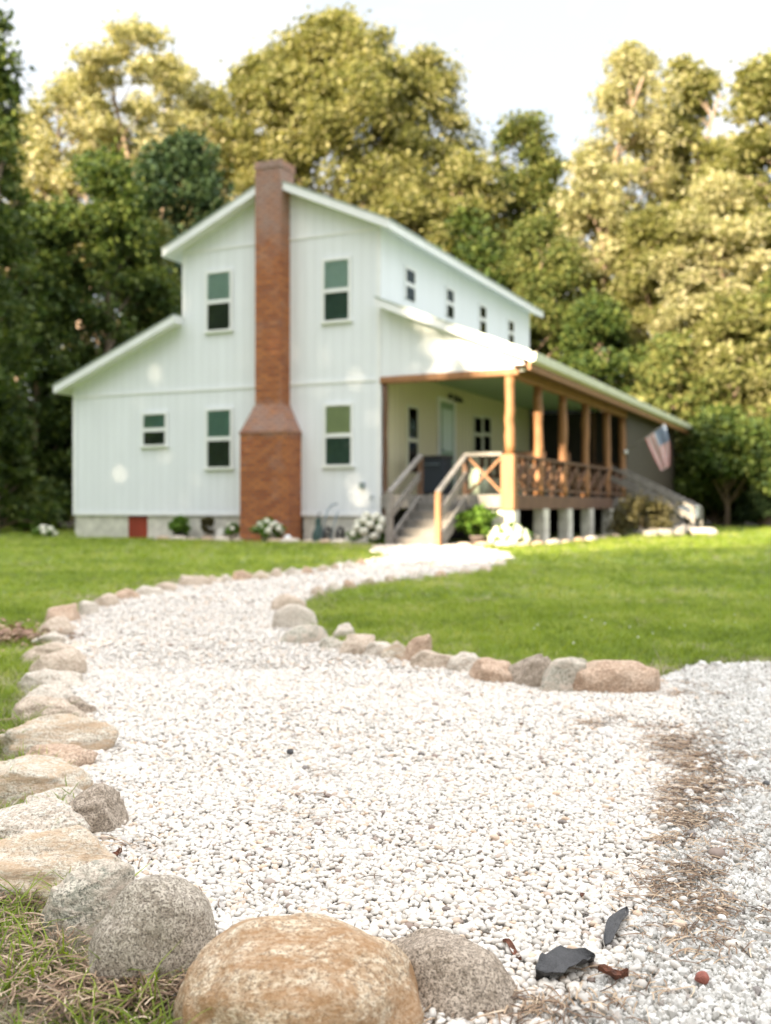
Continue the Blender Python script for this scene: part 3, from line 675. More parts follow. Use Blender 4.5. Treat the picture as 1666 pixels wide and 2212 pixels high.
def leaf_quads(Cn, size, up=.35, jitter=1.0):
    n = len(Cn); nrm = rng.normal(0, 1, (n, 3)); nrm[:, 2] = np.abs(nrm[:, 2]) + up; nrm /= np.linalg.norm(nrm, axis=1, keepdims=True)
    t = rng.normal(0, 1, (n, 3)); t -= (t * nrm).sum(1, keepdims=True) * nrm; t /= np.linalg.norm(t, axis=1, keepdims=True); bt = np.cross(nrm, t)
    s = size * rng.uniform(.55, 1.35, (n, 1)) * .5
    V = np.stack([Cn - t * s, Cn - bt * s * .62, Cn + t * s, Cn + bt * s * .62], 1).reshape(-1, 3)
    return V, np.arange(4 * n).reshape(-1, 4)
def crown_pts(n_clump, leaves, radius, height, cr, shape, seed):
    """clump centres in an uneven crown, then leaves round each; local, base of the crown at z=0"""
    r = np.random.default_rng(seed); Cs = []
    while len(Cs) < n_clump:
        u = r.random(); a = r.uniform(0, 6.283)
        prof = {'round': math.sin(math.pi * min(1, .12 + .88 * u)) ** .6, 'cone': (1 - u) ** .8 * .95 + .12, 'column': .75 * (math.sin(math.pi * (.15 + .8 * u)) ** .5), 'dome': math.sqrt(max(0, 1 - u ** 2.2))}[shape]
        prof *= 1 + .30 * math.sin(a * 2 + seed) * math.sin(u * 5 + seed * 2)
        rr = radius * prof * (.35 + .65 * math.sqrt(r.random()))
        Cs.append((rr * math.cos(a), rr * math.sin(a), u * height))
    Cs = np.array(Cs); cs = cr * r.uniform(.55, 1.3, n_clump)
    P = []
    for c, s in zip(Cs, cs):
        k = max(12, int(leaves * (s / cr) ** 2)); d = r.normal(0, 1, (k, 3)); d /= np.linalg.norm(d, axis=1, keepdims=True)
        d *= (r.random((k, 1)) ** .45) * np.where(r.random((k, 1)) < .28, r.uniform(1, 1.75, (k, 1)), 1); d *= np.array([1, 1, .62]) * s
        P.append(c + d)
    return np.concatenate(P), Cs, cs
def tree(name, loc, H, Rr, base, mat, shape, label, cat='tree', n=60, leaves=260, size=.24, seed=0, cr=None, group='trees round the lawn', bark='bark', tr=None, lean=0):
    root = empty(name, loc); tag(root, label, cat, group)
    cr = (cr or Rr * .30) * (.62 if mat == 'leaf_pale' else .74); n = int(n * (2.1 if mat == 'leaf_pale' else 2.0)); leaves = int(leaves * (.46 if mat == 'leaf_pale' else .56)); ch = H - base - cr * .5
    P, Cs, cs = crown_pts(n, leaves, Rr, ch, cr, shape, seed); P[:, 2] += base; Cs[:, 2] += base
    P[:, 2] = np.maximum(P[:, 2], .03)
    if Rr > 2 and mat in ('leaf_gold', 'leaf_pale', 'leaf_mid'): P = np.concatenate([P, P[rng.random(len(P)) < .55] + rng.normal(0, .16, (1, 3))]); size *= .78
    V, F = leaf_quads(P, size); np_mesh('crown', V, F, M[mat], root)
    tr = tr or max(.1, H * .014); mb = MB(); rr = random.Random(seed)
    pts = [Vector((math.sin(k * .9 + seed) * H * .008 * k + lean * k, math.cos(k * 1.3 + seed) * H * .008 * k, H * .9 * k / 7)) for k in range(8)]
    mb.tube(pts, [tr * (1.25 if k == 0 else 1 - .8 * k / 7) for k in range(8)], 8)
    for k in range(0, min(n, 26)):
        c = Vector(Cs[k]); tz = max(base * .6, c.z - (abs(c.x) + abs(c.y)) * .55 - .3); tz = min(tz, H * .85)
        t = tz / (H * .9) * 7; i = min(6, int(t)); p = pts[i].lerp(pts[i + 1], t - i); mid = p.lerp(c, .5) + Vector((0, 0, .12 * (c - p).length))
        r0 = tr * .38 * (1 - tz / H) + .015; mb.tube([p, mid, c], [r0, r0 * .6, r0 * .2], 5, False)
    mb.build('trunk', M[bark], root, True)
    return root
def T(xd, ytop, Y, rpx, basey, mat, shape, label, n=60, leaves=260, size=.26, seed=1, cr=None, cat='tree', name='tree', tr=None):
    H = hz(ytop, Y); Rr = rpx / FP * Y; base = max(.2, hz(basey, Y))
    return tree(name, (wx(xd, Y), Y, 0), H, Rr, base, mat, shape, label, cat, n, leaves, size, seed, cr, tr=tr)
# back row, sunlit
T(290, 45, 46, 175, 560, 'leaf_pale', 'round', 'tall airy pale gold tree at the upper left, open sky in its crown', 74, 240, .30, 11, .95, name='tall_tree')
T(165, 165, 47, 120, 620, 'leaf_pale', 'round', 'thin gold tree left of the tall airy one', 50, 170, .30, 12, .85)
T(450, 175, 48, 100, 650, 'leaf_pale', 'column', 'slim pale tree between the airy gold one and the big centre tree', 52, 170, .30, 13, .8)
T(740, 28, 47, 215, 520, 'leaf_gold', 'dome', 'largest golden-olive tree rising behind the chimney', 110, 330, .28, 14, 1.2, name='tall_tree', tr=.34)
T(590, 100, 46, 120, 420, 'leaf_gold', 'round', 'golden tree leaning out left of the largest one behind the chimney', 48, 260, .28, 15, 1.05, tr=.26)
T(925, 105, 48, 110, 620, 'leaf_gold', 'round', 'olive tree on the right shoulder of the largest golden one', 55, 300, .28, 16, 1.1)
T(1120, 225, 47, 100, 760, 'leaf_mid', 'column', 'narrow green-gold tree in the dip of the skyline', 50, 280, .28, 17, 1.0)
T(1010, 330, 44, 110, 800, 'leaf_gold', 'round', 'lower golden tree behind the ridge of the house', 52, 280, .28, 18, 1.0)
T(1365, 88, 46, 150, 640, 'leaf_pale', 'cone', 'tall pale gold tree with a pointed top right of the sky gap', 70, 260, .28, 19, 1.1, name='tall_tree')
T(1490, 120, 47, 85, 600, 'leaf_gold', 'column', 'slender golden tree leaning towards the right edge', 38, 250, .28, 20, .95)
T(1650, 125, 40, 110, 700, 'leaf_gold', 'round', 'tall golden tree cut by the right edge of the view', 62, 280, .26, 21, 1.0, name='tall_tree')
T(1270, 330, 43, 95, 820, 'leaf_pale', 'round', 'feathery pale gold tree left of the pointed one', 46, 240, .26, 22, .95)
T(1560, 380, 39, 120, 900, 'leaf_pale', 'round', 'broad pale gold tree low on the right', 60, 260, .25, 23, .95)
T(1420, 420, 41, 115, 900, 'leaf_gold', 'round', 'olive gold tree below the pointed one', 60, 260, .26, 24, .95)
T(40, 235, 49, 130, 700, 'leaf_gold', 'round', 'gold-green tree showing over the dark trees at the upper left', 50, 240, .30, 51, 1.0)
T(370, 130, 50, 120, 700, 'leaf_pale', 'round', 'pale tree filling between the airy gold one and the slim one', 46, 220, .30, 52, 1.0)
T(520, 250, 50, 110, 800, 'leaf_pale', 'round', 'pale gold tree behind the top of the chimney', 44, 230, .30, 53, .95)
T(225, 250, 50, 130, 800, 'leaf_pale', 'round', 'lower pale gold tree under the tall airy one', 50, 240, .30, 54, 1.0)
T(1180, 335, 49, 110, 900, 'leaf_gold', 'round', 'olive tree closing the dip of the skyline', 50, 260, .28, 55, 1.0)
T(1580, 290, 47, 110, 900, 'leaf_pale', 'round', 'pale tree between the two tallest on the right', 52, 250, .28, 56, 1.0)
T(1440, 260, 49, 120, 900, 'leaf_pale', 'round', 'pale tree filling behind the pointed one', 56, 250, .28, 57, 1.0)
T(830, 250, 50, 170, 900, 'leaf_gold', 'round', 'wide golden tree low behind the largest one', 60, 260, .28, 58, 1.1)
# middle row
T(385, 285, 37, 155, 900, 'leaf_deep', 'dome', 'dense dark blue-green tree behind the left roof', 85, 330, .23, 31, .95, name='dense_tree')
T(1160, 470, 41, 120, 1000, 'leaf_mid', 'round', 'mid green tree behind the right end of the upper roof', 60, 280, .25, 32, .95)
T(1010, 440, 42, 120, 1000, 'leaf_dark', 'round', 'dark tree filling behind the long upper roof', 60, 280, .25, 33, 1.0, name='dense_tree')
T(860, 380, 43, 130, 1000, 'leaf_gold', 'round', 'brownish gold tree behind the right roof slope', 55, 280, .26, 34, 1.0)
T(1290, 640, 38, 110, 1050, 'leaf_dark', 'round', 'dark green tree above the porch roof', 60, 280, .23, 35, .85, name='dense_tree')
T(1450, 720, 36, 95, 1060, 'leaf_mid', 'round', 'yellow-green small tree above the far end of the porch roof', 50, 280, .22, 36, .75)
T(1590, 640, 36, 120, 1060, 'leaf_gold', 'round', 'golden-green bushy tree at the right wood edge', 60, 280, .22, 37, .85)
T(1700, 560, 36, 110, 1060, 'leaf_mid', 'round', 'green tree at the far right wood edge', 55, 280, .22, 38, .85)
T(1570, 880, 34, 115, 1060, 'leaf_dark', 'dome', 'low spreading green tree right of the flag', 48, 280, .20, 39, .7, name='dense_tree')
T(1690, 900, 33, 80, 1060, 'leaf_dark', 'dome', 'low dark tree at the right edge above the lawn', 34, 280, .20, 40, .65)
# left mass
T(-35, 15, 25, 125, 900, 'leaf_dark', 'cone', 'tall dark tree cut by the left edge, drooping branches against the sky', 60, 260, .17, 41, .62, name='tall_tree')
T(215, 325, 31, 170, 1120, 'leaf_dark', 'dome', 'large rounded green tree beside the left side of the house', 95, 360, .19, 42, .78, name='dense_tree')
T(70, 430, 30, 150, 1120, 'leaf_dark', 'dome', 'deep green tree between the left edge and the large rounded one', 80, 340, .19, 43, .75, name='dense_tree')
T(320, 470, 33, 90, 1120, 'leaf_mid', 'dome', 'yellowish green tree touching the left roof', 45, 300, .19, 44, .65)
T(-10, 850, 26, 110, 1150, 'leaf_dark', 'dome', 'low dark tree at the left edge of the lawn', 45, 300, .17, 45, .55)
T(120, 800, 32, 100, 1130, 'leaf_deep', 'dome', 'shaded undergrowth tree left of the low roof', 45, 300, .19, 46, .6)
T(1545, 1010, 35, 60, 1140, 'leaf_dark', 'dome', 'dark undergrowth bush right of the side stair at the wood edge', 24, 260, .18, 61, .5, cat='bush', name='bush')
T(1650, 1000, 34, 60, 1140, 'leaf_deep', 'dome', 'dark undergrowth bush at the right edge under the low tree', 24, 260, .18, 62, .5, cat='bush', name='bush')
T(60, 1075, 27, 40, 1150, 'leaf_bush', 'dome', 'small bright green bush at the left wood edge', 16, 160, .12, 47, .22, cat='bush', name='bush')
X_, Y_ = gp(18, 1388); P = rng.normal(0, 1, (900, 3)) * np.array([.16, .11, .035]); P[:, 2] = np.abs(P[:, 2]) * np.exp(-(P[:, 0] / .22) ** 2) + .01
V, F = leaf_quads(P, .035, 1.2); M['leaf_litter'] = leaf_mat('leaf_litter', [(.16, .09, .06), (.30, .18, .12), (.42, .30, .20)], .1)
o = np_mesh('leaf_pile', V, F, M['leaf_litter']); o.location = (X_, Y_, 0); tag(o, 'low brown heap of dead leaves outside the path bend', 'leaf pile')
V = []; F = []
for k in range(15):
    x, y = gp(1380 + random.gauss(0, 130), 1372 + random.gauss(0, 22)); b_ = len(V); rr_ = random.uniform(.004, .007); z_ = random.uniform(.045, .07)
    V += [(x + rr_ * a, y + rr_ * b, z_ + rr_ * c) for a, b, c in ((1, 0, 0), (0, 1, 0), (-1, 0, 0), (0, -1, 0), (0, 0, 1), (0, 0, -1))]
    F += [tuple(b_ + q for q in f) for f in ((0, 1, 4), (1, 2, 4), (2, 3, 4), (3, 0, 4), (1, 0, 5), (2, 1, 5), (3, 2, 5), (0, 3, 5))]
o = np_mesh('clover_flowers', np.array(V), np.array(F), M['petal']); tag(o, 'tiny white clover flowers dotting the right lawn', 'clover', kind='stuff')
# dark wood behind everything
def wood():
    P = []
    for k in range(330):
        x = rng.uniform(-45, 50); y = rng.uniform(50, 60); z = abs(rng.normal(0, 1)) * 4.5; s = rng.uniform(1.2, 2.4)
        d = rng.normal(0, 1, (150, 3)); d /= np.linalg.norm(d, axis=1, keepdims=True); d *= rng.random((150, 1)) ** .4 * s
        q = d + np.array([x, y, z]); q[:, 2] = np.abs(q[:, 2]); P.append(q)
    V, F = leaf_quads(np.concatenate(P), .55); o = np_mesh('woods', V, F, M['leaf_deep']); tag(o, 'dark wood closing the view behind the trees', 'woods', kind='stuff')
wood()
# the wood on the other side of the lawn, behind the photographer, which keeps the low sun off the garden
def back_wood():
    P = []; mb = MB(); Q = 21.0
    S2 = np.array([SUN_H.x, SUN_H.y]); Pv = np.array([.8, -.6])
    for p in np.arange(-52, 34, .95):
        if p < -22: h = 18.6
        elif p < -15: h = 18.8
        elif p < -10.7: h = 18.5
        elif p < -3.8: h = 9.5
        else: h = 16
        if p < -34: h = 15
        for j in range(3):
            q = Q + j * 2.4 + rng.uniform(-.8, .8); c = S2 * q + Pv * (p + rng.uniform(-.5, .5)); hh = h + rng.uniform(-1.2, .9)
            for z in np.arange(1.5, hh, 1.1):
                s = rng.uniform(.75, 1.25); k = 60; d = rng.normal(0, 1, (k, 3)); d /= np.linalg.norm(d, axis=1, keepdims=True); d *= rng.random((k, 1)) ** .4 * s
                P.append(d + np.array([c[0] + rng.normal(0, .35), c[1] + rng.normal(0, .35), z + rng.normal(0, .3)]))
            if rng.random() < .3: mb.tube([(c[0], c[1], 0), (c[0], c[1], hh * .8)], [.22, .08], 6)
    P = np.concatenate(P); P[:, 2] = np.abs(P[:, 2])
    V, F = leaf_quads(P, .52, 0.0); V2 = np.array(mb.v); print('back wood', len(F))
    me_v = np.concatenate([V]); o = np_mesh('woodland', me_v, F, M['leaf_dark']); tag(o, 'wood across the lawn that shades the garden', 'woodland', kind='stuff')
    t = mb.build('trunk', M['bark'], o); t['kind'] = 'stuff'
back_wood()

# ------------------------------------------------------------------ the farmhouse
house = empty('farmhouse', HO, HA)
tag(house, 'white two-storey farmhouse with brick chimney and wraparound wooden porch', 'house')
def part(mb, name, mat, parent=house, bevel=0, smooth=False): return mb.build(name, mat, parent, smooth, bevel)
ZB, ZT, WL, WM = .50, 3.12, -7.5, -4.57     # siding bottom, lower trim, far left corner, left corner of the tall part
XR = 2.55; YE = 16.8; YU = 9.4
sl_ = .404
def zl(x): return 4.47 + sl_ * (x - WM)       # underside of left lean-to roof
def zr(x): return 4.44 - sl_ * x              # underside of porch roof
ridge = 6.99
prof = [(WL, ZB), (0, ZB), (0, 3.1), (XR + .25, 3.1), (XR + .25, zr(XR + .25)), (0, zr(0)), (0, 5.98), (WM / 2, ridge), (WM, 5.98), (WM, zl(WM)), (WL, zl(WL))]
part(MB().prism(prof, 0, .12), 'front_wall', M['siding'])
mb = MB(); mb.box(-.12, 0, .12, YU, 3.5, 6.0); part(mb, 'upper_side_wall', M['siding'])
mb = MB(); mb.box(-.12, 0, .12, YU, ZB, 3.44); part(mb, 'porch_wall', M['batten'])
part(MB().box(WL, WL + .12, .12, YE, ZB, zl(WL)), 'left_wall', M['siding'])
part(MB().box(WM, WM + .12, .12, YU, 3.2, 6.0), 'upper_left_wall', M['siding'])
part(MB().prism([(WM + .12, 3.2), (-.12, 3.2), (-.12, 5.98), (WM / 2, ridge - .02), (WM + .12, 5.98)], YU - .12, YU - .001), 'rear_gable', M['siding'])
part(MB().prism([(WL + .12, ZB), (0, ZB), (0, 4.4), (WM / 2, 5.2), (WM, 4.3), (WL + .12, zl(WL + .12))], YE - .12, YE), 'rear_wall', M['siding'])
# roofs
def roof_slab(xa, za, xb, zb, y0, y1, th=.15):
    fas = MB().prism([(xa, za), (xb, zb), (xb, zb + th), (xa, za + th)], y0, y1)
    o = part(fas, 'roof', M['trim'])
    MB().prism([(xa - .02 * (1 if xa < xb else -1), za + th - .004), (xb, zb + th - .004), (xb, zb + th + .025), (xa - .02 * (1 if xa < xb else -1), za + th + .025)], y0 - .012, y1 + .012).build('roof_covering', M['roof'], o)
    return o
RO = .30
e = 5.98
s2 = (ridge - e) / (-WM / 2)
roof_slab(RO, e - s2 * RO + .0, WM / 2, ridge, -RO, YU + .3)
roof_slab(WM - RO, e - s2 * RO, WM / 2, ridge, -RO, YU + .3)
roof_slab(WL - .30, zl(WL - .30), WM - .002, zl(WM), -RO, YE + .3)
roof_slab(XR + .45, zr(XR + .45), .002, zr(0), -RO, YE + .5)
part(MB().prism([(WM, 4.5), (WM / 2, 5.4), (0, 4.5), (0, 4.62), (WM / 2, 5.52), (WM, 4.62)], YU + .31, YE + .3), 'rear_roof', M['roof'])
g_ = MB(); gx = XR + .45; g_.prism([(gx, zr(gx) - .03), (gx + .10, zr(gx) + .0), (gx + .12, zr(gx) + .14), (gx, zr(gx) + .135)], -RO, YE + .5); part(g_, 'gutter', M['gutter'])
# boards on the facade
tb = MB(); tb.box(WL - .004, 0.004, -.018, .0, ZT - .05, ZT); part(tb, 'trim_board', M['trim'])
tb = MB(); tb.box(WM, 0, -.018, .0, 5.93, 5.98); part(tb, 'trim_board', M['trim'])
for xa in (WL, WM, 0 - .09):
    z0, z1 = (ZB, zl(WL)) if xa == WL else ((3.6 + 1.0, 5.9) if xa == WM else (ZB, 5.9))
    part(MB().box(xa - .003, xa + .085, -.02, -.001, z0 + .001, z1 - .06 if xa == WL else z1), 'corner_board', M['trim'])
part(MB().box(WL, 0, -.012, .0, ZB - .0, ZB + .07), 'base_board', M['trim'])
# foundation, crawl door
fb = MB(); fb.box(WL + .02, -6.02, .03, .15, -.1, ZB); part(fb, 'foundation', M['block'])
part(MB().box(-5.5, -2.9, .03, .15, -.1, ZB), 'foundation', M['block']); part(MB().box(-1.7, 0, .03, .15, -.1, ZB), 'foundation', M['block'])
part(MB().box(WL + .05, WL + .2, .15, YE, -.1, ZB), 'foundation', M['block'])
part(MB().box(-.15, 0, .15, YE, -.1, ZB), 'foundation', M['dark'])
rd = part(MB().box(-6.02, -5.5, .045, .09, 0.02, ZB - .02), 'crawl_door', M['redpanel'])
# chimney
cxm = -2.285
ch = MB()
ch.box(cxm - .55, cxm + .55, -.50, -.002, -.05, 2.16)
n0 = len(ch.v)
a = [(cxm - .55, -.50, 2.16), (cxm + .55, -.50, 2.16), (cxm + .55, -.002, 2.16), (cxm - .55, -.002, 2.16)]
b2 = [(cxm - .30, -.36, 2.68), (cxm + .30, -.36, 2.68), (cxm + .30, -.002, 2.68), (cxm - .30, -.002, 2.68)]
ch.add(a + b2, [(0, 1, 5, 4), (1, 2, 6, 5), (2, 3, 7, 6), (3, 0, 4, 7)])
chm = part(ch, 'chimney', M['brick'])
c2 = MB(); c2.box(cxm - .29, cxm + .29, -.36, -.002, 2.68, 7.3); c2.build('chimney_shaft', M['brick'], chm)
c3 = MB(); c3.box(cxm - .29, cxm + .29, -.002, .16, 6.2, 7.3); c3.build('chimney_back', M['brick'], chm)
c3 = MB(); c3.box(cxm - .305, cxm + .305, -.375, .175, 7.3, 7.44); c3.build('chimney_cap', M['brick'], chm)
c4 = MB(); c4.box(cxm - .565, cxm + .565, -.515, -.0, 2.10, 2.16); c4.build('brick_course', M['brick'], chm)
# windows
def curtain_mesh(w_, z0, z1, seed):
    n = 22; vs = []; 
    for i in range(n + 1):
        x = -w_ / 2 + w_ * i / n; y = .009 + .004 * math.sin(i * 1.9 + seed)
        vs += [(x, -y, z0), (x, -y, z1)]
    return vs, [(2 * i, 2 * i + 1, 2 * i + 3, 2 * i + 2) for i in range(n)]
M['curtain_cream'] = simple('cream_curtain', (.60, .60, .36), .9, .15, 8, 0, (8, 8, .6), .1); M['curtain_dim'] = simple('teal_curtain', (.26, .40, .36), .9, .15, 8, 0, (8, 8, .6), .1); M['screen_brown'] = simple('brown_screen', (.11, .12, .10), .9, .2, 8)  # cream, darker teal and brown variants, coloured per window
def window(xc, zc, w_, h_, face='front', cur=True, dark=False, split=.5, parent=house, sill=True, cm_='curtain', sm_='curtain2'):
    """sash window, centre xc along the wall; built facing local -y"""
    f = MB(); b = .055
    f.box(-w_ / 2 - b, w_ / 2 + b, -.035, -.001, h_ / 2, h_ / 2 + b); f.box(-w_ / 2 - b, -w_ / 2, -.035, -.001, -h_ / 2, h_ / 2); f.box(w_ / 2, w_ / 2 + b, -.035, -.001, -h_ / 2, h_ / 2)
    if sill: f.box(-w_ / 2 - b - .02, w_ / 2 + b + .02, -.06, -.001, -h_ / 2 - b, -h_ / 2)
    ms = h_ * (split - .5)
    f.box(-w_ / 2, w_ / 2, -.030, -.001, ms - .04, ms + .04)
    o = part(f, 'window', M['frame'] if (face == 'front' or zc > 3.3) else M['gutter'])
    MB().box(-w_ / 2, w_ / 2, -.004, -.001, -h_ / 2, ms - .04).build('screen', M['dark'] if not cur else M[sm_], o)  # uncurtained windows: a near-black sheet stands for the unlit room
    MB().box(-w_ / 2, w_ / 2, -.022, -.019, -h_ / 2, ms - .04).build('pane', M['screenpane' if not dark else 'darkpane'], o)
    up = MB(); up.box(-w_ / 2, w_ / 2, -.020, -.017, ms + .04, h_ / 2); up.build('pane', M['pane' if not dark else 'darkpane'], o)
    cm = MB(); cm.add(*curtain_mesh(w_, ms + .04, h_ / 2, xc)); cm.build('curtain', M[cm_] if cur else M['dark'], o)  # if uncurtained, no cloth: darkness of the room painted near-black
    if face == 'front': o.location = (xc, 0, zc)
    else: o.location = (0.0, xc, zc); o.rotation_euler = (0, 0, math.pi / 2)
    return o
def win_px(x0, x1, y0, y1, **k):
    a_, b_ = fx(x0), fx(x1); xc = (a_ + b_) / 2; Y = hw(xc, 0).y; z1, z0 = hz(y0, Y), hz(y1, Y)
    return window(xc, (z0 + z1) / 2, b_ - a_ - .02, z1 - z0 - .02, **k)
win_px(311, 359, 895, 962, cm_='curtain_dim', sm_='screen_brown'); win_px(449, 500, 886, 1010, cm_='curtain_dim', sm_='screen_brown'); win_px(704, 760, 876, 1005, cm_='curtain_cream'); win_px(449, 499, 589, 714, sm_='screen_brown'); win_px(701, 755, 562, 693)
def swin_px(x0, x1, y0, y1, cur=False):
    a_, b_ = fy(x0), fy(x1); xc = (a_ + b_) / 2; Y = hw(0, xc).y; z1, z0 = hz(y0, Y), hz(y1, Y)
    return window(xc, (z0 + z1) / 2, b_ - a_, z1 - z0, face='side', cur=cur, dark=not cur, sill=False)
swin_px(875, 894, 584, 648); swin_px(963, 978, 627, 685); swin_px(1035, 1048, 663, 718); swin_px(1097, 1108, 695, 744)
# porch wall windows, door, lamp
swin_px(880, 900, 882, 1020)
for k in (0, 1):
    a_ = fy(1022) + k * (fy(1058) - fy(1022)) * .53; window(a_ + .28, fz(937, 0, a_), .5, .78, face='side', cur=False, dark=True, sill=False)
dy0, dy1 = fy(948), fy(978)
dr = part(MB().box(0, .03, dy0, dy1, .92, 2.95), 'door', M['door'])
MB().box(.03, .045, dy0 + .12, dy1 - .12, 1.9, 2.8).build('pane', M['curtain'], dr)
MB().lathe([(0, -.03), (.03, -.02), (.03, .02), (0, .03)], 10).build('door_knob', M['steel'], dr).location = (.06, dy0 + .08, 1.9)
df = MB(); df.box(0, .04, dy0 - .1, dy0, .92, 3.05); df.box(0, .04, dy1, dy1 + .1, .92, 3.05); df.box(0, .04, dy0, dy1, 2.95, 3.05); part(df, 'door_frame', M['trim'])
lampz = fz(858, 0, fy(972)); ly = fy(972)
lm = MB(); lm.box(0, .03, ly - .07, ly + .07, lampz - .07, lampz + .07); lm.tube([(.03, ly, lampz), (.14, ly, lampz + .03), (.2, ly - .12, lampz - .02)], .015, 6); lm.tube([(.03, ly, lampz), (.14, ly, lampz + .03), (.2, ly + .14, lampz - .02)], .015, 6)
lp = part(lm, 'porch_lamp', M['black'])
for q in (-.12, .14): MB().lathe([(.02, .02), (.07, -.09), (.06, -.09)], 12, .2, ly + q).build('lamp_shade', M['black'], lp, True).location = (0, 0, lampz - .02)
# meter boxes on the front wall
x_ = fx(783); z_ = fz(1048, x_, 0); mt = MB(); mt.box(x_ - .05, x_ + .05, -.05, -.001, z_ - .07, z_ + .05); mt.lathe([(0.0, 0), (.0, .0)], 4); part(mt, 'outlet_box', M['steel'], bevel=.008)
x_ = fx(805); z_ = fz(1075, x_, 0); mt = MB(); mt.tube([(x_, 0, z_), (x_, -.09, z_), (x_, -.11, z_ - .05)], .014, 8); mt.tube([(x_ - .04, -.06, z_ + .04), (x_ + .04, -.06, z_ + .04)], .01, 6); part(mt, 'spigot', M['steel'])
# porch: deck, rim, ceiling, beams, posts
DZ = .90
dk = MB(); nb = 18
for k in range(nb): dk.box(.01 + (XR + .03) * k / nb, (XR + .03) * (k + 1) / nb - .0, -.02, YU + .1, DZ - .03, DZ - .002 * (k % 2))
part(dk, 'deck', M['deckwood'])
rm = MB(); rm.box(.01, XR + .06, -.06, -.02, .66, DZ); part(rm, 'front_rim_joist', M['greywood'], bevel=.006)
rm = MB(); rm.box(XR + .03, XR + .07, -.02, YU + .1, .64, DZ - .01); part(rm, 'side_rim_joist', M['brownwood'])
cl_ = MB(); cl_.prism([(0.001, 3.32), (XR - .08, 3.19), (XR - .08, 3.22), (0.001, 3.35)], .13, YU + .1); part(cl_, 'porch_ceiling', M['ceiling'])
bmf = MB().beam((-.02, .04, 3.07), (XR + .16, .04, 3.09), .17, .13); part(bmf, 'front_beam', M['logwood'], bevel=.02)
bms = MB().beam((XR, .13, 3.155), (XR, YU + .1, 3.155), .15, .30); part(bms, 'side_beam', M['logwood'], bevel=.02)
def log_post(x, y, z0, z1, r, seed):
    rr = random.Random(seed); pts = [(x + rr.uniform(-.012, .012), y + rr.uniform(-.012, .012), z0 + (z1 - z0) * k / 9) for k in range(10)]
    return MB().tube(pts, [r * rr.uniform(.9, 1.1) for _ in pts], 12)
posts = [0.03] + [fy(xd, XR) for xd in (1165, 1218, 1267, 1313, 1346)]
part(log_post(XR - .02, .03, 1.62, 3.02, .092, 1), 'porch_post', M['logwood'], smooth=True)
part(MB().box(XR + .40, XR + .449, -.25, YE + .45, zr(XR + .45) - .15, zr(XR + .45) - .01), 'fascia', M['logwood']); part(MB().box(XR + .08, XR + .40, -.2, YE + .4, 3.165, 3.185), 'soffit', M['brownwood'])
pb = MB().box(XR - .15, XR + .10, -.10, .12, .62, 1.62); o_ = part(pb, 'post_base', M['logwood'], bevel=.012)
for k, y in enumerate(posts[1:]): part(log_post(XR - .02, y, DZ, 3.02, .095, 5 + k), 'porch_post', M['logwood'], smooth=True)
part(log_post(.07, .04, .0, 3.0, .05, 77), 'corner_pole', M['brownwood'], smooth=True)
# side railing: top rail, bottom rail, crossed braces and balusters per bay
ra = MB(); ra.box(XR - .06, XR + .07, .12, posts[5], 1.58, 1.63); part(ra, 'top_rail', M['brownwood'])
ra = MB(); ra.box(XR - .02, XR + .03, .12, posts[5], .98, 1.04); part(ra, 'bottom_rail', M['brownwood'])
for k in range(5):
    y0_, y1_ = posts[k] + .12, posts[k + 1] - .1; ym = (y0_ + y1_) / 2
    for q0, q1 in ((y0_, ym), (ym, y1_)):
        br = MB(); br.beam((XR + .012, q0, 1.05), (XR + .012, q1, 1.57), .04, .09, (1, 0, 0)); br.beam((XR - .032, q0, 1.57), (XR - .032, q1, 1.05), .04, .09, (1, 0, 0)); part(br, 'cross_brace', M['brownwood'])
    part(MB().box(XR - .03, XR + .05, ym - .05, ym + .05, DZ, 1.58), 'baluster', M['brownwood'])
# front railing section and front stair
SX0, SX1 = .83, 1.70
fr_ = MB(); fr_.beam((SX1, -.0, 1.63), (XR - .15, 0, 1.63), .10, .06); part(fr_, 'top_rail', M['greywood'])
for p, q in (((SX1 + .04, .0, 1.60), (XR - .15, 0, .93)), ((SX1 + .04, .045, .93), (XR - .15, .045, 1.60))): part(MB().beam(p, q, .035, .075, (0, 1, 0)), 'cross_brace', M['logwood'])
for x in (SX0 - .03, SX1 + .0): part(MB().box(x - .045, x + .045, -.04, .05, .62, 1.62), 'newel_post', M['brownwood'])
NS = 5; RUN = .26
for k in range(NS):
    z = DZ - (k + 1) * DZ / (NS + 1) ; y = -.02 - (k + 1) * RUN
    part(MB().box(SX0 + .02, SX1 - .02, y, y + RUN + .03, z - .04, z), 'stair_tread', M['deckwood'])
    part(MB().box(SX0 + .03, SX1 - .03, y + .012, y + .03, z - DZ / (NS + 1), z - .04), 'stair_riser', M['deckwood'])
yb = -.02 - NS * RUN
for x in (SX0 - .02, SX1 + .02):
    part(MB().prism([(0, 0)] * 0 or [(-.0, 0)], 0, 0), 'x', M['greywood']) if False else None
    part(MB().beam((x, 0, DZ - .12), (x, yb - .05, .02), .04, .24), 'stringer', M['greywood'])
    part(MB().box(x - .045, x + .045, yb - .09, yb + .01, 0, .93), 'newel_post', M['logwood' if x > 1 else 'greywood'])
    part(MB().beam((x, .02, 1.64), (x, yb - .06, .93), .09, .05), 'handrail', M['greywood'])
    part(MB().beam((x, .0, 1.28), (x, yb - .04, .52), .035, .13), 'mid_rail', M['greywood'])
part(MB().box(fx(834, yb), SX0 - .06, yb - .06, yb + .02, .82, .93), 'landing_rail', M['greywood'])
part(MB().box(fx(834, yb) + .01, fx(834, yb) + .08, yb - .055, yb + .015, 0, .819), 'landing_post', M['greywood'])
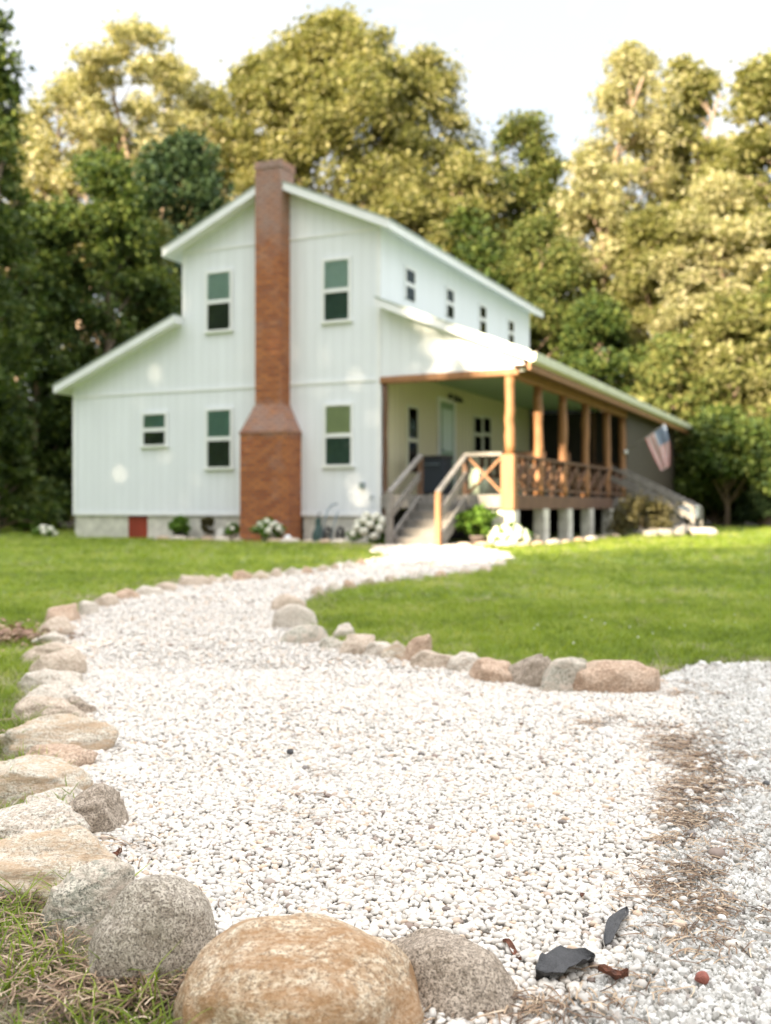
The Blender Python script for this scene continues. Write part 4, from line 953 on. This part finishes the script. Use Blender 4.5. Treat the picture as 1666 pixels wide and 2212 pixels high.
# piers
def pier(x, y, w_, d_, z1):
    m_ = MB()
    for k in range(3): m_.box(x - w_ / 2 - .004 * (k % 2), x + w_ / 2 + .004 * (k % 2), y - d_ / 2, y + d_ / 2, -.02 + (z1 + .02) * k / 3 + (.004 if k else 0), -.02 + (z1 + .02) * (k + 1) / 3)
    return part(m_, 'pier', M['block'], bevel=.008)
pier(XR - .13, .12, .42, .30, .62)
for xd in (1172, 1224, 1271, 1315): pier(XR - .02, fy(xd, XR), .22, .36, .64)
# enclosed room at the far end of the porch
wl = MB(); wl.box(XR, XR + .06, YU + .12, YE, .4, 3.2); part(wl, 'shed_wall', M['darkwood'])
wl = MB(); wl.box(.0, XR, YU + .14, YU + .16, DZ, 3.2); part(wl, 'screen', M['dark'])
wf = MB()
for x in (.02, .85, 1.7, 2.4): wf.box(x, x + .08, YU + .10, YU + .139, DZ, 3.18)
wf.box(.1, 2.4, YU + .101, YU + .138, 1.75, 1.83); part(wf, 'screen_frame', M['brownwood'])
part(MB().box(0, XR, .3, YE, .05, .1) if False else MB().box(.1, .16, .3, YU, -.02, .62), 'underdeck_panel', M['dark'])  # near-black panels below the deck, along the house and at the far end
part(MB().box(.15, XR + .02, YU + .13, YU + .17, -.02, .64), 'underdeck_panel', M['dark'])
# side stair towards the right from the deck
sy0, sy1 = 7.9, 9.15; nsd = 5
part(MB().box(XR + .08, XR + .1, sy0, sy1, .5, DZ) , 'stair_riser', M['greywood'])
for k in range(nsd):
    z = DZ - (k + 1) * DZ / (nsd + 1); part(MB().box(XR + .08 + k * .36, XR + .48 + k * .36, sy0, sy1, z - .05, z), 'stair_tread', M['deckwood'])
for y in (sy0 - .05, sy1 + .05):
    part(MB().beam((XR + .08, y, DZ - .1), (XR + 1.95, y, .04), .05, .26), 'stringer', M['greywood'])
    part(MB().beam((XR + .02, y, 1.66), (XR + 2.0, y, .66), .10, .06), 'handrail', M['greywood'])
    part(MB().beam((XR + .02, y, 1.40), (XR + 2.0, y, .40), .04, .12), 'mid_rail', M['greywood'])
    for q in (.7, 1.35, 1.98): part(MB().box(XR + q - .04, XR + q + .04, y - .04, y + .04, 0, 1.64 - q * .5), 'newel_post', M['greywood'])
bpy.data.objects.update() if False else None

# ------------------------------------------------------------------ things by and on the porch
def leafy(parent, name, n, r, h, z0, size, mat, seed, lv=70, shape='dome'):
    P, _, _ = crown_pts(n, lv, r, h, r * .38, shape, seed); P[:, 2] += z0; V, F = leaf_quads(P, size); return np_mesh(name, V, F, M[mat], parent)
hv, hf = ico(3)
def floret_mesh(r):
    vs = [v * r * (1 + .16 * noise.noise(v * 4.5) + .10 * noise.noise(v * 9)) for v in hv]
    me = bpy.data.meshes.new('flower_head'); me.from_pydata(vs, [], hf); me.materials.append(M['petal'])
    for p in me.polygons: p.use_smooth = True
    return me
FH = floret_mesh(1.0)
def hydrangea(x, y, r, nfl, label, cat='hydrangea', z0=0.0, pot=None, flr=.075, hgt=None, name='hydrangea'):
    w_ = hw(x, y); t = empty(name, (w_.x, w_.y, 0)); tag(t, label, cat)
    hgt = hgt or r * 1.5
    leafy(t, 'foliage', 22, r * .95, hgt * .8, z0 + .02, .07, 'leaf_bush', int(x * 100) % 97 + 3, 90)
    MB().tube([(0, 0, 0), (0, 0, z0 + hgt * .5)], .012, 6).build('stem', M['bark'], t)
    rr = random.Random(int(x * 57) + nfl)
    for k in range(nfl):
        a = k * 2.399; u = .1 + .85 * (k + .5) / nfl
        el = math.asin(u); q = r * rr.uniform(.85, 1.05)
        o = bpy.data.objects.new('flower_head', FH); C.objects.link(o); o.parent = t
        o.location = (q * math.cos(a) * math.cos(el), q * math.sin(a) * math.cos(el) - .02, z0 + hgt * (.12 + .86 * u)); s = flr * rr.uniform(.8, 1.15); o.scale = (s, s, s * .85); o.rotation_euler = (rr.random() * 6, rr.random() * 6, 0)
    if pot:
        MB().lathe([(0, 0), (pot * .75, 0), (pot, z0 + .02), (pot * 1.08, z0 + .02), (pot * 1.08, z0 + .05), (pot * .9, z0 + .05), (0, z0 + .03)], 20).build('pot', M['whitepot'] if cat == 'planter' else M['pot'], t, True)
    return t
def hxp(xd, y): return fx(xd, y)
hydrangea(hxp(805, -.55), -.55, .36, 26, 'round white hydrangea bush at the house corner left of the steps', hgt=.56)
hydrangea(hxp(1100, -.35), -.35, .36, 22, 'cream hydrangea spreading in front of the first porch pier', hgt=.34, flr=.085)
hydrangea(hxp(580, -.75), -.75, .27, 16, 'white flowers in a low pot before the brick chimney', 'planter', z0=.14, pot=.15, hgt=.28, flr=.06, name='potted_flowers')
hydrangea(hxp(503, -.45), -.45, .15, 5, 'small flowering pot left of the chimney base', 'planter', z0=.12, pot=.11, hgt=.24, flr=.04, name='potted_flowers')
hydrangea(hxp(100, .3), .3, .22, 8, 'low white flowers at the wood edge left of the house', hgt=.24, flr=.07)
def potplant(x, y, r, h, zp, label, mat='leaf_bush', potm='pot', pr=.13, seed=3):
    w_ = hw(x, y); t = empty('potted_plant', (w_.x, w_.y, 0)); tag(t, label, 'potted plant', 'plants against the house')
    leafy(t, 'foliage', 26, r, h, zp + .02, .075, mat, seed, 100, 'round')
    MB().lathe([(0, 0), (pr * .8, 0), (pr, zp), (pr * 1.1, zp), (pr * 1.1, zp + .03), (pr * .9, zp + .03), (0, zp + .01)], 20).build('pot', M[potm], t, True)
potplant(hxp(390, -.3), -.3, .20, .34, .10, 'leafy green plant in a black pot right of the red crawl door', potm='black', pr=.15, seed=8)
potplant(hxp(447, -.25), -.25, .13, .34, .12, 'narrow dark plant under the lower left window', 'leaf_olive', 'whitepot', .1, 9)
potplant(hxp(1033, -.35), -.35, .34, .50, .14, 'bushy green potted shrub right of the porch steps', 'leaf_bush', 'pot', .16, 10)
def bush(x, y, r, h, label, mat, seed, name='bush'):
    w_ = hw(x, y); t = empty(name, (w_.x, w_.y, 0)); tag(t, label, 'bush')
    leafy(t, 'foliage', 34, r, h, .02, .09, mat, seed, 140); MB().tube([(0, 0, 0), (.02, 0, h * .6)], [.03, .01], 6).build('stem', M['bark'], t)
bx = fx(1385, 6.4); bush(bx, 6.4, .78, .75, 'brownish olive bush in front of the side stair', 'leaf_olive', 21)
# bed of the house, edging and walk
bed = sheet('flower_bed', BED, .006, M['soil'])
sheet('walkway', [hw(x, y)[:2] for x, y in ((-.1, -1.5), (.25, -2.6), (1.6, -2.75), (2.5, -2.2), (2.0, -1.42), (1.1, -1.33))], .012, simple('walk_paving', (.46, .34, .28), .9, .2, 6))
ek = [(-4.6, -.6), (-4.2, -.66), (-3.8, -.73), (-3.4, -.8), (-3.0, -.86), (-2.6, -.92), (-1.75, -.98), (-1.4, -1.0), (-1.0, -1.04), (-.6, -1.1), (-.25, -1.2), (2.15, -1.25), (2.45, -1.1), (2.75, -.95), (3.0, -.7), (3.15, -.3), (3.25, .3), (3.3, 1.0), (3.33, 1.8), (3.35, 2.7), (3.35, 3.7), (3.35, 4.8)]
for k, (x, y) in enumerate(ek):
    w_ = hw(x, y); off = Vector((k * 2.3, k, 0)); r = .17 + .04 * math.sin(k * 2.1)
    vs = [Vector((v.x, v.y * .6, v.z * .38)) * r * (1 + .25 * noise.noise(v * 1.3 + off)) for v in v3]
    me = bpy.data.meshes.new('bed_stone'); me.from_pydata(vs, [], f3); me.materials.append(SM[('rust', 'pale', 'taupe')[k % 3]])
    for p in me.polygons: p.use_smooth = True
    o = bpy.data.objects.new('bed_stone', me); C.objects.link(o); o.location = (w_.x, w_.y, .03); o.rotation_euler = (0, 0, HA + (1.5 if x > 3.1 else .2 * math.sin(k)))
    tag(o, 'pale border stone in front of the house bed' if x < 0 else 'pinkish border stone edging the bed under the porch', 'stone', 'house bed stones left of the steps' if x < 0 else 'house bed stones right of the steps')
# white globe and pale jug by the chimney
w_ = hw(hxp(622, -.8), -.8); o = MB().lathe([(0, -.075)] + [(.075 * math.cos(a), .075 * math.sin(a)) for a in np.linspace(-1.5, 1.5, 12)] + [(0, .075)], 18).build('garden_globe', M['trim'], None, True); o.location = (w_.x, w_.y, .08); tag(o, 'white ball-shaped garden ornament at the chimney foot', 'ornament')
w_ = hw(hxp(478, -.5), -.5); t = empty('watering_jug', (w_.x, w_.y, 0)); tag(t, 'pale jug standing in the bed left of the chimney', 'jug')
MB().lathe([(0, 0), (.09, 0), (.11, .1), (.07, .22), (.05, .27), (.065, .29), (.05, .29), (0, .2)], 18).build('body', M['whitepot'], t, True)
MB().tube([(.06, 0, .25), (.14, 0, .22), (.14, 0, .12), (.1, 0, .08)], .012, 6).build('handle', M['whitepot'], t, True)
# hand truck with a wheel and garden sprayer between chimney and hydrangea
w_ = hw(hxp(712, -.35), -.35); t = empty('garden_cart', (w_.x, w_.y, 0), HA); tag(t, 'dark steel garden cart with black wheels leaning on the wall right of the chimney', 'cart')
MB().tube([(-.07, -.25, .02), (-.04, -.02, .6), (0, .1, .72), (.10, .14, .74)], .016, 8).build('handle', M['steel'], t, True)
MB().tube([(.14, -.25, .02), (.17, -.02, .55), (.17, .05, .6)], .014, 8).build('handle', M['steel'], t, True)
MB().box(-.1, .2, -.36, -.2, .02, .05).build('tray', M['whitepot'], t)
def wheel(cx_, cy_, r, par):
    m_ = MB(); pts = [(cx_, cy_ + r * math.cos(a), r + .01 + r * math.sin(a)) for a in np.linspace(0, 2 * math.pi, 25)]; m_.tube(pts, .028, 8, False); m_.tube([(cx_ - .03, cy_, r + .01), (cx_ + .03, cy_, r + .01)], .025, 8)
    for a in np.linspace(0, 2 * math.pi, 7)[:-1]: m_.tube([(cx_, cy_, r + .01), (cx_, cy_ + r * math.cos(a), r + .01 + r * math.sin(a))], .007, 5)
    return m_.build('wheel', M['black'], par, True)
wheel(.24, -.02, .14, t); wheel(-.02, -.02, .14, t)
w_ = hw(hxp(688, -.3), -.3); t = empty('garden_sprayer', (w_.x, w_.y, 0)); tag(t, 'dark green garden sprayer bottle against the white wall', 'sprayer')
MB().lathe([(0, 0), (.11, 0), (.12, .03), (.12, .16), (.07, .28), (.055, .42), (.065, .46), (0, .47)], 18).build('tank', M['greenpl'], t, True)
MB().tube([(0, 0, .46), (0, 0, .56), (.07, 0, .58)], .012, 6).build('pump_handle', M['black'], t, True)
# on the deck
def on_deck(name, x, y, label, cat): 
    w_ = hw(x, y, DZ); t = empty(name, w_, HA); return tag(t, label, cat)
x_ = fx(940, .9); t = on_deck('grill', x_, .95, 'slate grey covered cabinet at the top of the porch steps', 'cabinet')
MB().box(-.26, .26, -.2, .2, .04, .72).build('body', M['greybox'], t, bevel=.02); MB().box(-.29, .29, -.23, .23, .72, .77).build('lid', M['black'], t, bevel=.01)
for sx in (-.22, .22): MB().box(sx - .02, sx + .02, -.17, .17, 0, .04).build('foot', M['black'], t)
MB().tube([(-.15, -.23, .6), (-.15, -.26, .6), (.15, -.26, .6), (.15, -.23, .6)], .01, 6).build('handle', M['steel'], t, True)
t = on_deck('porch_bench', 1.45, 3.2, 'dark brown wooden bench on the porch behind the cabinet', 'bench')
MB().box(-.75, .75, -.25, .22, .40, .45).build('seat', M['brownwood'], t); bk = MB(); bk.box(-.75, .75, .2, .24, .84, .95); [bk.box(-.7 + k * .17, -.62 + k * .17, .2, .235, .45, .84) for k in range(9)]; bk.build('backrest', M['brownwood'], t)
for sx in (-.7, .66):
    for y in (-.24, .18): MB().box(sx, sx + .05, y, y + .05, 0, .40).build('leg', M['brownwood'], t)
def pchair(x, y, rz, label):
    w_ = hw(x, y, DZ); t = empty('porch_chair', w_, HA + rz); tag(t, label, 'chair', 'chairs on the porch')
    MB().box(-.27, .27, -.25, .25, .38, .42).build('seat', M['whitepot' if 'pale' in label else 'logwood'], t)
    m_ = MB(); [m_.box(-.25 + k * .105, -.17 + k * .105, .24, .265, .42, 1.0 + .05 * math.sin(k)) for k in range(5)]; m_.build('backrest', M['whitepot' if 'pale' in label else 'logwood'], t)
    for sx in (-.27, .22):
        for yy in (-.25, .2): MB().box(sx, sx + .05, yy, yy + .05, 0, .38).build('leg', M['greywood'], t)
        MB().box(sx, sx + .06, -.28, .24, .6, .63).build('armrest', M['greywood'], t)
w_ = hw(fx(1034, .7), .7, DZ); t = empty('garden_stool', w_); tag(t, 'pale green rounded stool behind the front cross brace', 'stool')
MB().lathe([(0, 0), (.13, 0), (.15, .03), (.19, .16), (.2, .26), (.18, .38), (.14, .46)], 22).build('body', M['ceiling2'], t, True); MB().lathe([(.14, .46), (.15, .47), (.14, .50), (0, .51)], 22).build('seat', M['ceiling2'], t, True)
pchair(2.0, 2.7, -1.3, 'wooden slatted chair behind the first bay of side railing')
pchair(1.9, 5.4, -1.4, 'wooden slatted chair far along the side porch')
# shed things at the right of the side stair
sx_ = fx(1490, 9.0); w_ = hw(sx_, 9.0); t = empty('storage_bin', (w_.x, w_.y, 0), HA); tag(t, 'white lidded box on legs at the foot of the side stair', 'box')
MB().box(-.2, .2, -.16, .16, .42, .66).build('body', M['trim'], t, bevel=.015); MB().box(-.22, .22, -.18, .18, .66, .70).build('lid', M['trim'], t)
for q in (-.15, .15):
    for y in (-.12, .12): MB().box(q - .02, q + .02, y - .02, y + .02, 0, .42).build('leg', M['greywood'], t)
rx = random.Random(4)
for k, (xd, y, r, L, lab) in enumerate(((1418, 6.0, .10, .75, 'grey log lying in front of the olive bush'), (1450, 6.6, .12, .7, 'thick weathered log at the bush'), (1440, 7.1, .09, .9, 'thin log leaning by the side stair'), (1478, 7.6, .11, .6, 'short log at the foot of the side stair'), (1395, 5.7, .08, .6, 'low log half under the olive bush'))):
    w_ = hw(fx(xd, y), y, r); o = MB().tube([(-L / 2, 0, 0), (-L * .2, 0, .01), (L * .2, .01, -.01), (L / 2, 0, .12 if k == 2 else 0)], [r, r * .95, r * 1.03, r * .9], 14).build('log', M['greywood'], None, True)
    o.location = w_; o.rotation_euler = (0, 0, HA + rx.uniform(-.5, .5)); tag(o, lab, 'log')
w_ = hw(fx(1520, 7.6), 7.6); vs = [Vector((v.x * .38, v.y * .3, v.z * .12)) * (1 + .2 * noise.noise(v * 1.5)) for v in v3]
me = bpy.data.meshes.new('flat_rock'); me.from_pydata(vs, [], f3); me.materials.append(SM['pale']); [setattr(p, 'use_smooth', True) for p in me.polygons]
o = bpy.data.objects.new('flat_rock', me); C.objects.link(o); o.location = (w_.x, w_.y, .08); tag(o, 'flat pale rock on the lawn beyond the side stair', 'rock')
# flag
py = posts[5]; base = hw(XR + .08, py - .1, 0); Yf = base.y
def fp(x, y, Y=Yf): return Vector((wx(x, Y), Y, hz(y, Y)))
p0 = fp(1352, 976); p1 = fp(1437, 916, Yf - .25)
t = empty('flag', p0); tag(t, 'small striped flag with blue canton hanging from a slanted pole on the porch', 'flag')
MB().tube([(0, 0, 0), p1 - p0], [.016, .013], 8).build('flagpole', M['greywood'], t, True)
o = MB().lathe([(0, -.055)] + [(.055 * math.cos(a), .055 * math.sin(a)) for a in np.linspace(-1.4, 1.4, 8)] + [(0, .055)], 14).build('pole_mount', M['trim'], t, True)
M['fred'] = simple('flag_red', (.56, .20, .20), .8, .1, 10, bmp=0); M['fwhite'] = simple('flag_white', (.72, .70, .70), .8, .05, 10, bmp=0); M['fblue'] = simple('flag_blue', (.16, .22, .34), .8, .1, 10, bmp=0)
NU, NV = 30, 13; L0 = .52; Pn = [[None] * (NV + 1) for _ in range(NU + 1)]
bl = fp(1416, 1000, Yf - .2) ; br_ = fp(1447, 1016, Yf - .25)
for i in range(NU + 1):
    for j in range(NV + 1):
        u, v = i / NU, j / NV
        top = (p1).lerp(p0, v * .5)
        bot = fp(1446, 1008, Yf - .25).lerp(fp(1428, 1018, Yf - .15), v)
        c = top.lerp(bot, u) + Vector((.10 * math.sin(u * math.pi) * (1 - v) * .5 - .02 * v * math.sin(u * 3), -.05 * math.sin(v * 13 + u * 2) * min(1, u * 2.5), -.0))
        Pn[i][j] = c - p0
fm = MB(); fm.v = [tuple(Pn[i][j]) for i in range(NU + 1) for j in range(NV + 1)]
for i in range(NU):
    for j in range(NV):
        a_ = i * (NV + 1) + j; fm.f.append((a_, a_ + 1, a_ + NV + 2, a_ + NV + 1)); fm.m.append(2 if (i < 12 and j < 7) else (0 if j % 2 == 0 else 1))
cloth = fm.build('flag_cloth', [M['fred'], M['fwhite'], M['fblue']], t, True)
sm = MB()
for rI in range(9):
    for cI in range(6 if rI % 2 == 0 else 5):
        u = (cI + (.5 if rI % 2 == 0 else 1)) * 2.0; v = (rI + .6) * 7 / 9.2; i, j = int(u), int(v); c = Vector(Pn[i][j]).lerp(Vector(Pn[i + 1][j + 1]), .5)
        eu = (Vector(Pn[i + 1][j]) - Vector(Pn[i][j])).normalized(); ev = (Vector(Pn[i][j + 1]) - Vector(Pn[i][j])).normalized()
        ring = [c + (eu * math.cos(q * math.pi / 5) + ev * math.sin(q * math.pi / 5)) * (.013 if q % 2 == 0 else .006) for q in range(10)]
        for off in (-.004, .004): sm.add([p + Vector((0, off, 0)) for p in ring], [tuple(range(10))])
sm.build('stars', M['fwhite'], cloth)
for o in list(C.objects):
    if o.name.startswith('x') and not o.data: pass
